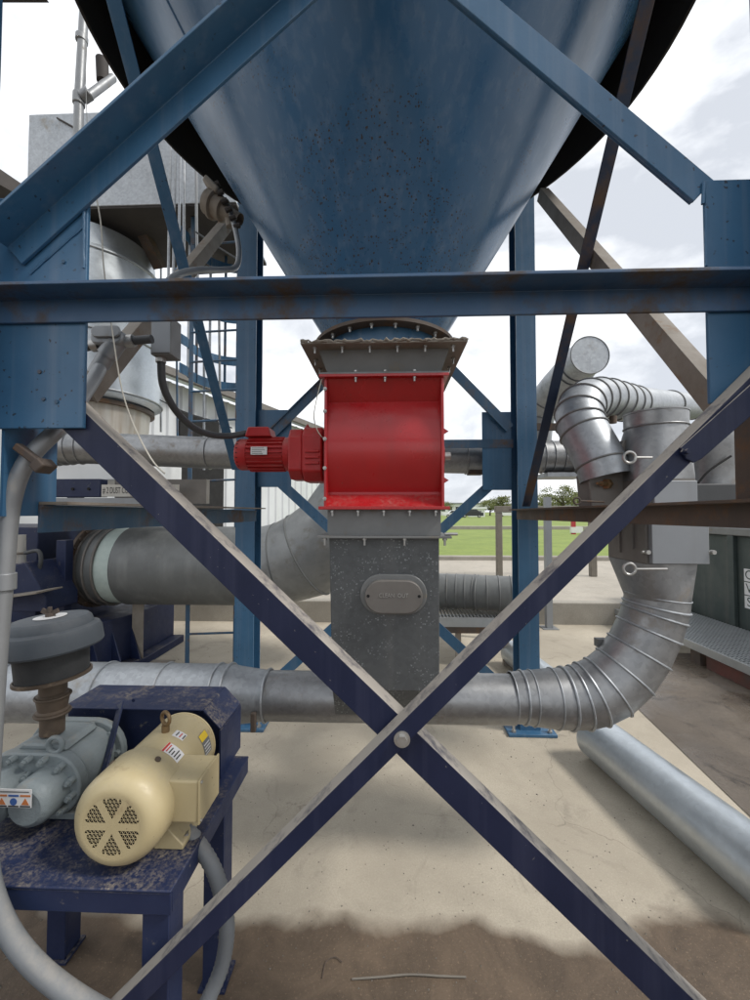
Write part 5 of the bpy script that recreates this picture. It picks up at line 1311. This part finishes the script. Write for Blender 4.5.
# ------------------------------------------------------------------ far background
def car(name, lab, x, y, v, m, L_=4.4, H_=1.5, flip=1):
    q = P(x, y, v=v); g = LZ + .06
    t = thing(name, lab, 'car', (q.x, v, g), 'cars parked beyond the lawn')
    pr2 = [(-.5, .22), (-.5, .5), (-.46, .58), (-.28, .62), (-.17, .98), (.2, 1.0), (.36, .66), (.5, .6), (.5, .22)]
    b = MB(); b.prism([(q.x + flip * a_ * L_, v, g + z * H_) for a_, z in pr2], (0, 1.7, 0)); b.to('body', m, t, bevel=.05)
    b = MB(); b.prism([(q.x + flip * a_ * L_, v - .012, g + z * H_) for a_, z in ((-.25, .64), (-.155, .93), (.18, .94), (.31, .66))], (0, .01, 0)); b.to('window', M['glass'], t)
    for a_ in (-.31, .31):
        b = MB(); b.cyl((q.x + a_ * L_, v - .02, g + .32), (q.x + a_ * L_, v + .25, g + .32), .32, n=20); wh = b.to('wheel', M['black'], t)
        b = MB(); b.cyl((q.x + a_ * L_, v - .03, g + .32), (q.x + a_ * L_, v - .0205, g + .32), .18, n=16); b.to('rim', M['bolt'], wh)
car('parked_car', 'dark car parked beyond the lawn right of the valve', 472, 516, 80, M['car_dark'], 4.6, 1.7)
car('parked_car', 'white car parked left of the dark car beyond the lawn', 455, 515, 82, M['car_white'], 4.5, 1.5)
car('parked_car', 'white car parked between the hand rail and the post', 508, 515, 85, M['car_white'], 4.5, 1.6)
def far_box(nm, lab, cat, x0, y0, x1, v, dep, m, roof, nwin):
    a, c = P(x0, y0, v=v), P(x1, 515, v=v); g = LZ + .06
    t = thing(nm, lab, cat, ((a.x + c.x) / 2, v, g))
    b = MB(); b.box(a.x, c.x, v, v + dep, g, a.z); b.to('wall', m, t)
    b = MB(); b.box(a.x - .4, c.x + .4, v - .4, v + dep + .4, a.z + .001, a.z + .45); b.to('roof', roof, t)
    wd = (c.x - a.x) / nwin
    for i in range(nwin):
        b = MB(); b.box(a.x + wd * (i + .25), a.x + wd * (i + .75), v - .05, v - .001, g + (a.z - g) * .35, g + (a.z - g) * .75); b.to('window', M['glass'], t)
far_box('warehouse', 'low pale warehouse with flat grey roof beyond the lawn', 'building', 440, 504, 482, 140, 30, M['white'], M['panel'], 6)
far_box('box_trailer', 'white box trailer parked behind the dark car', 'trailer', 470, 509, 485, 95, 2.5, M['white'], M['white'], 1)
far_box('office_block', 'long low grey building under the distant trees', 'building', 560, 503.5, 606, 150, 25, M['panel'], M['diverter'], 9)
def tree(lab, x, y, v, hh, rx, seed):
    rg = random.Random(seed); q = P(x, y, v=v); g = LZ + .06
    t = thing('tree', lab, 'tree', (q.x, v, g), 'distant trees beyond the lawn')
    b = MB(); b.tube([(q.x, v, g), (q.x + .1, v, g + hh * .35), (q.x, v, g + hh * .75)], [.28, .2, .06], 8)
    for k in range(7):
        a_ = rg.uniform(0, 6.28); z0 = g + hh * rg.uniform(.25, .55)
        b.tube([(q.x, v, z0), (q.x + math.cos(a_) * rx * .4, v + math.sin(a_) * rx * .4, z0 + hh * .16), (q.x + math.cos(a_) * rx * .75, v + math.sin(a_) * rx * .75, z0 + hh * .25)], [.12, .08, .03], 6)
    b.to('trunk', M['bark'], t)
    b = MB()
    cl = [(rg.gauss(0, .42), rg.gauss(0, .42), rg.uniform(.38, .95)) for _ in range(38)]
    for cx, cy, cz in cl:
        s2 = 1 - .5 * abs(cz - .6)
        for k in range(70):
            p = Vector((q.x + cx * rx * s2 + rg.gauss(0, rx * .12), v + cy * rx * s2 + rg.gauss(0, rx * .12), g + cz * hh + rg.gauss(0, hh * .045)))
            e1_ = Vector((rg.gauss(0, 1), rg.gauss(0, 1), rg.gauss(0, 1))).normalized() * .16; e2_ = e1_.cross(Vector((rg.gauss(0, 1), rg.gauss(0, 1), 1))).normalized() * .12
            b.add([p - e1_, p + e2_, p + e1_, p - e2_], [(0, 1, 2, 3)])
    b.to('crown', M['leaf'], t, smooth=False)
for i, (lab, x, v, hh, rx) in enumerate((('tallest spring green tree just right of the rear post', 563, 95, 7.2, 4.6), ('lower tree left of the diverter box, right end of the row', 585, 100, 6.4, 4.4), ('bushy tree showing left edge beside the rear post', 548, 105, 5.8, 4.2), ('small pale tree over the hand rail', 503, 110, 5.4, 4.5), ('small tree beyond the parked dark car', 490, 125, 5.0, 4.5), ('low bushy tree left of the red valve edge', 440, 130, 4.6, 5.0))):
    tree(lab, x, 515, v, hh, rx, 11 + i)
# ------------------------------------------------------------------ litter on the ground
q0, q1 = P(352, 979, z=.004), P(466, 977, z=.004)
b = MB(); b.tube(smooth_path([q0, P(380, 977, z=.006), P(410, 974.5, z=.006), P(440, 976, z=.006), q1]), .0028, 6); tag(b.to('twig', M['wood'], None, loc=tuple(q0)), 'thin straight twig lying on the wet ground at the bottom', 'twig')
b = MB(); b.tube(smooth_path([P(322, 978, z=.004), P(326, 962, z=.005), P(335, 957, z=.005), P(342, 962, z=.004)]), .0015, 6); tag(b.to('twig', M['brown'], None, loc=tuple(P(322, 978, z=.004))), 'small curled twig on the wet ground', 'twig')
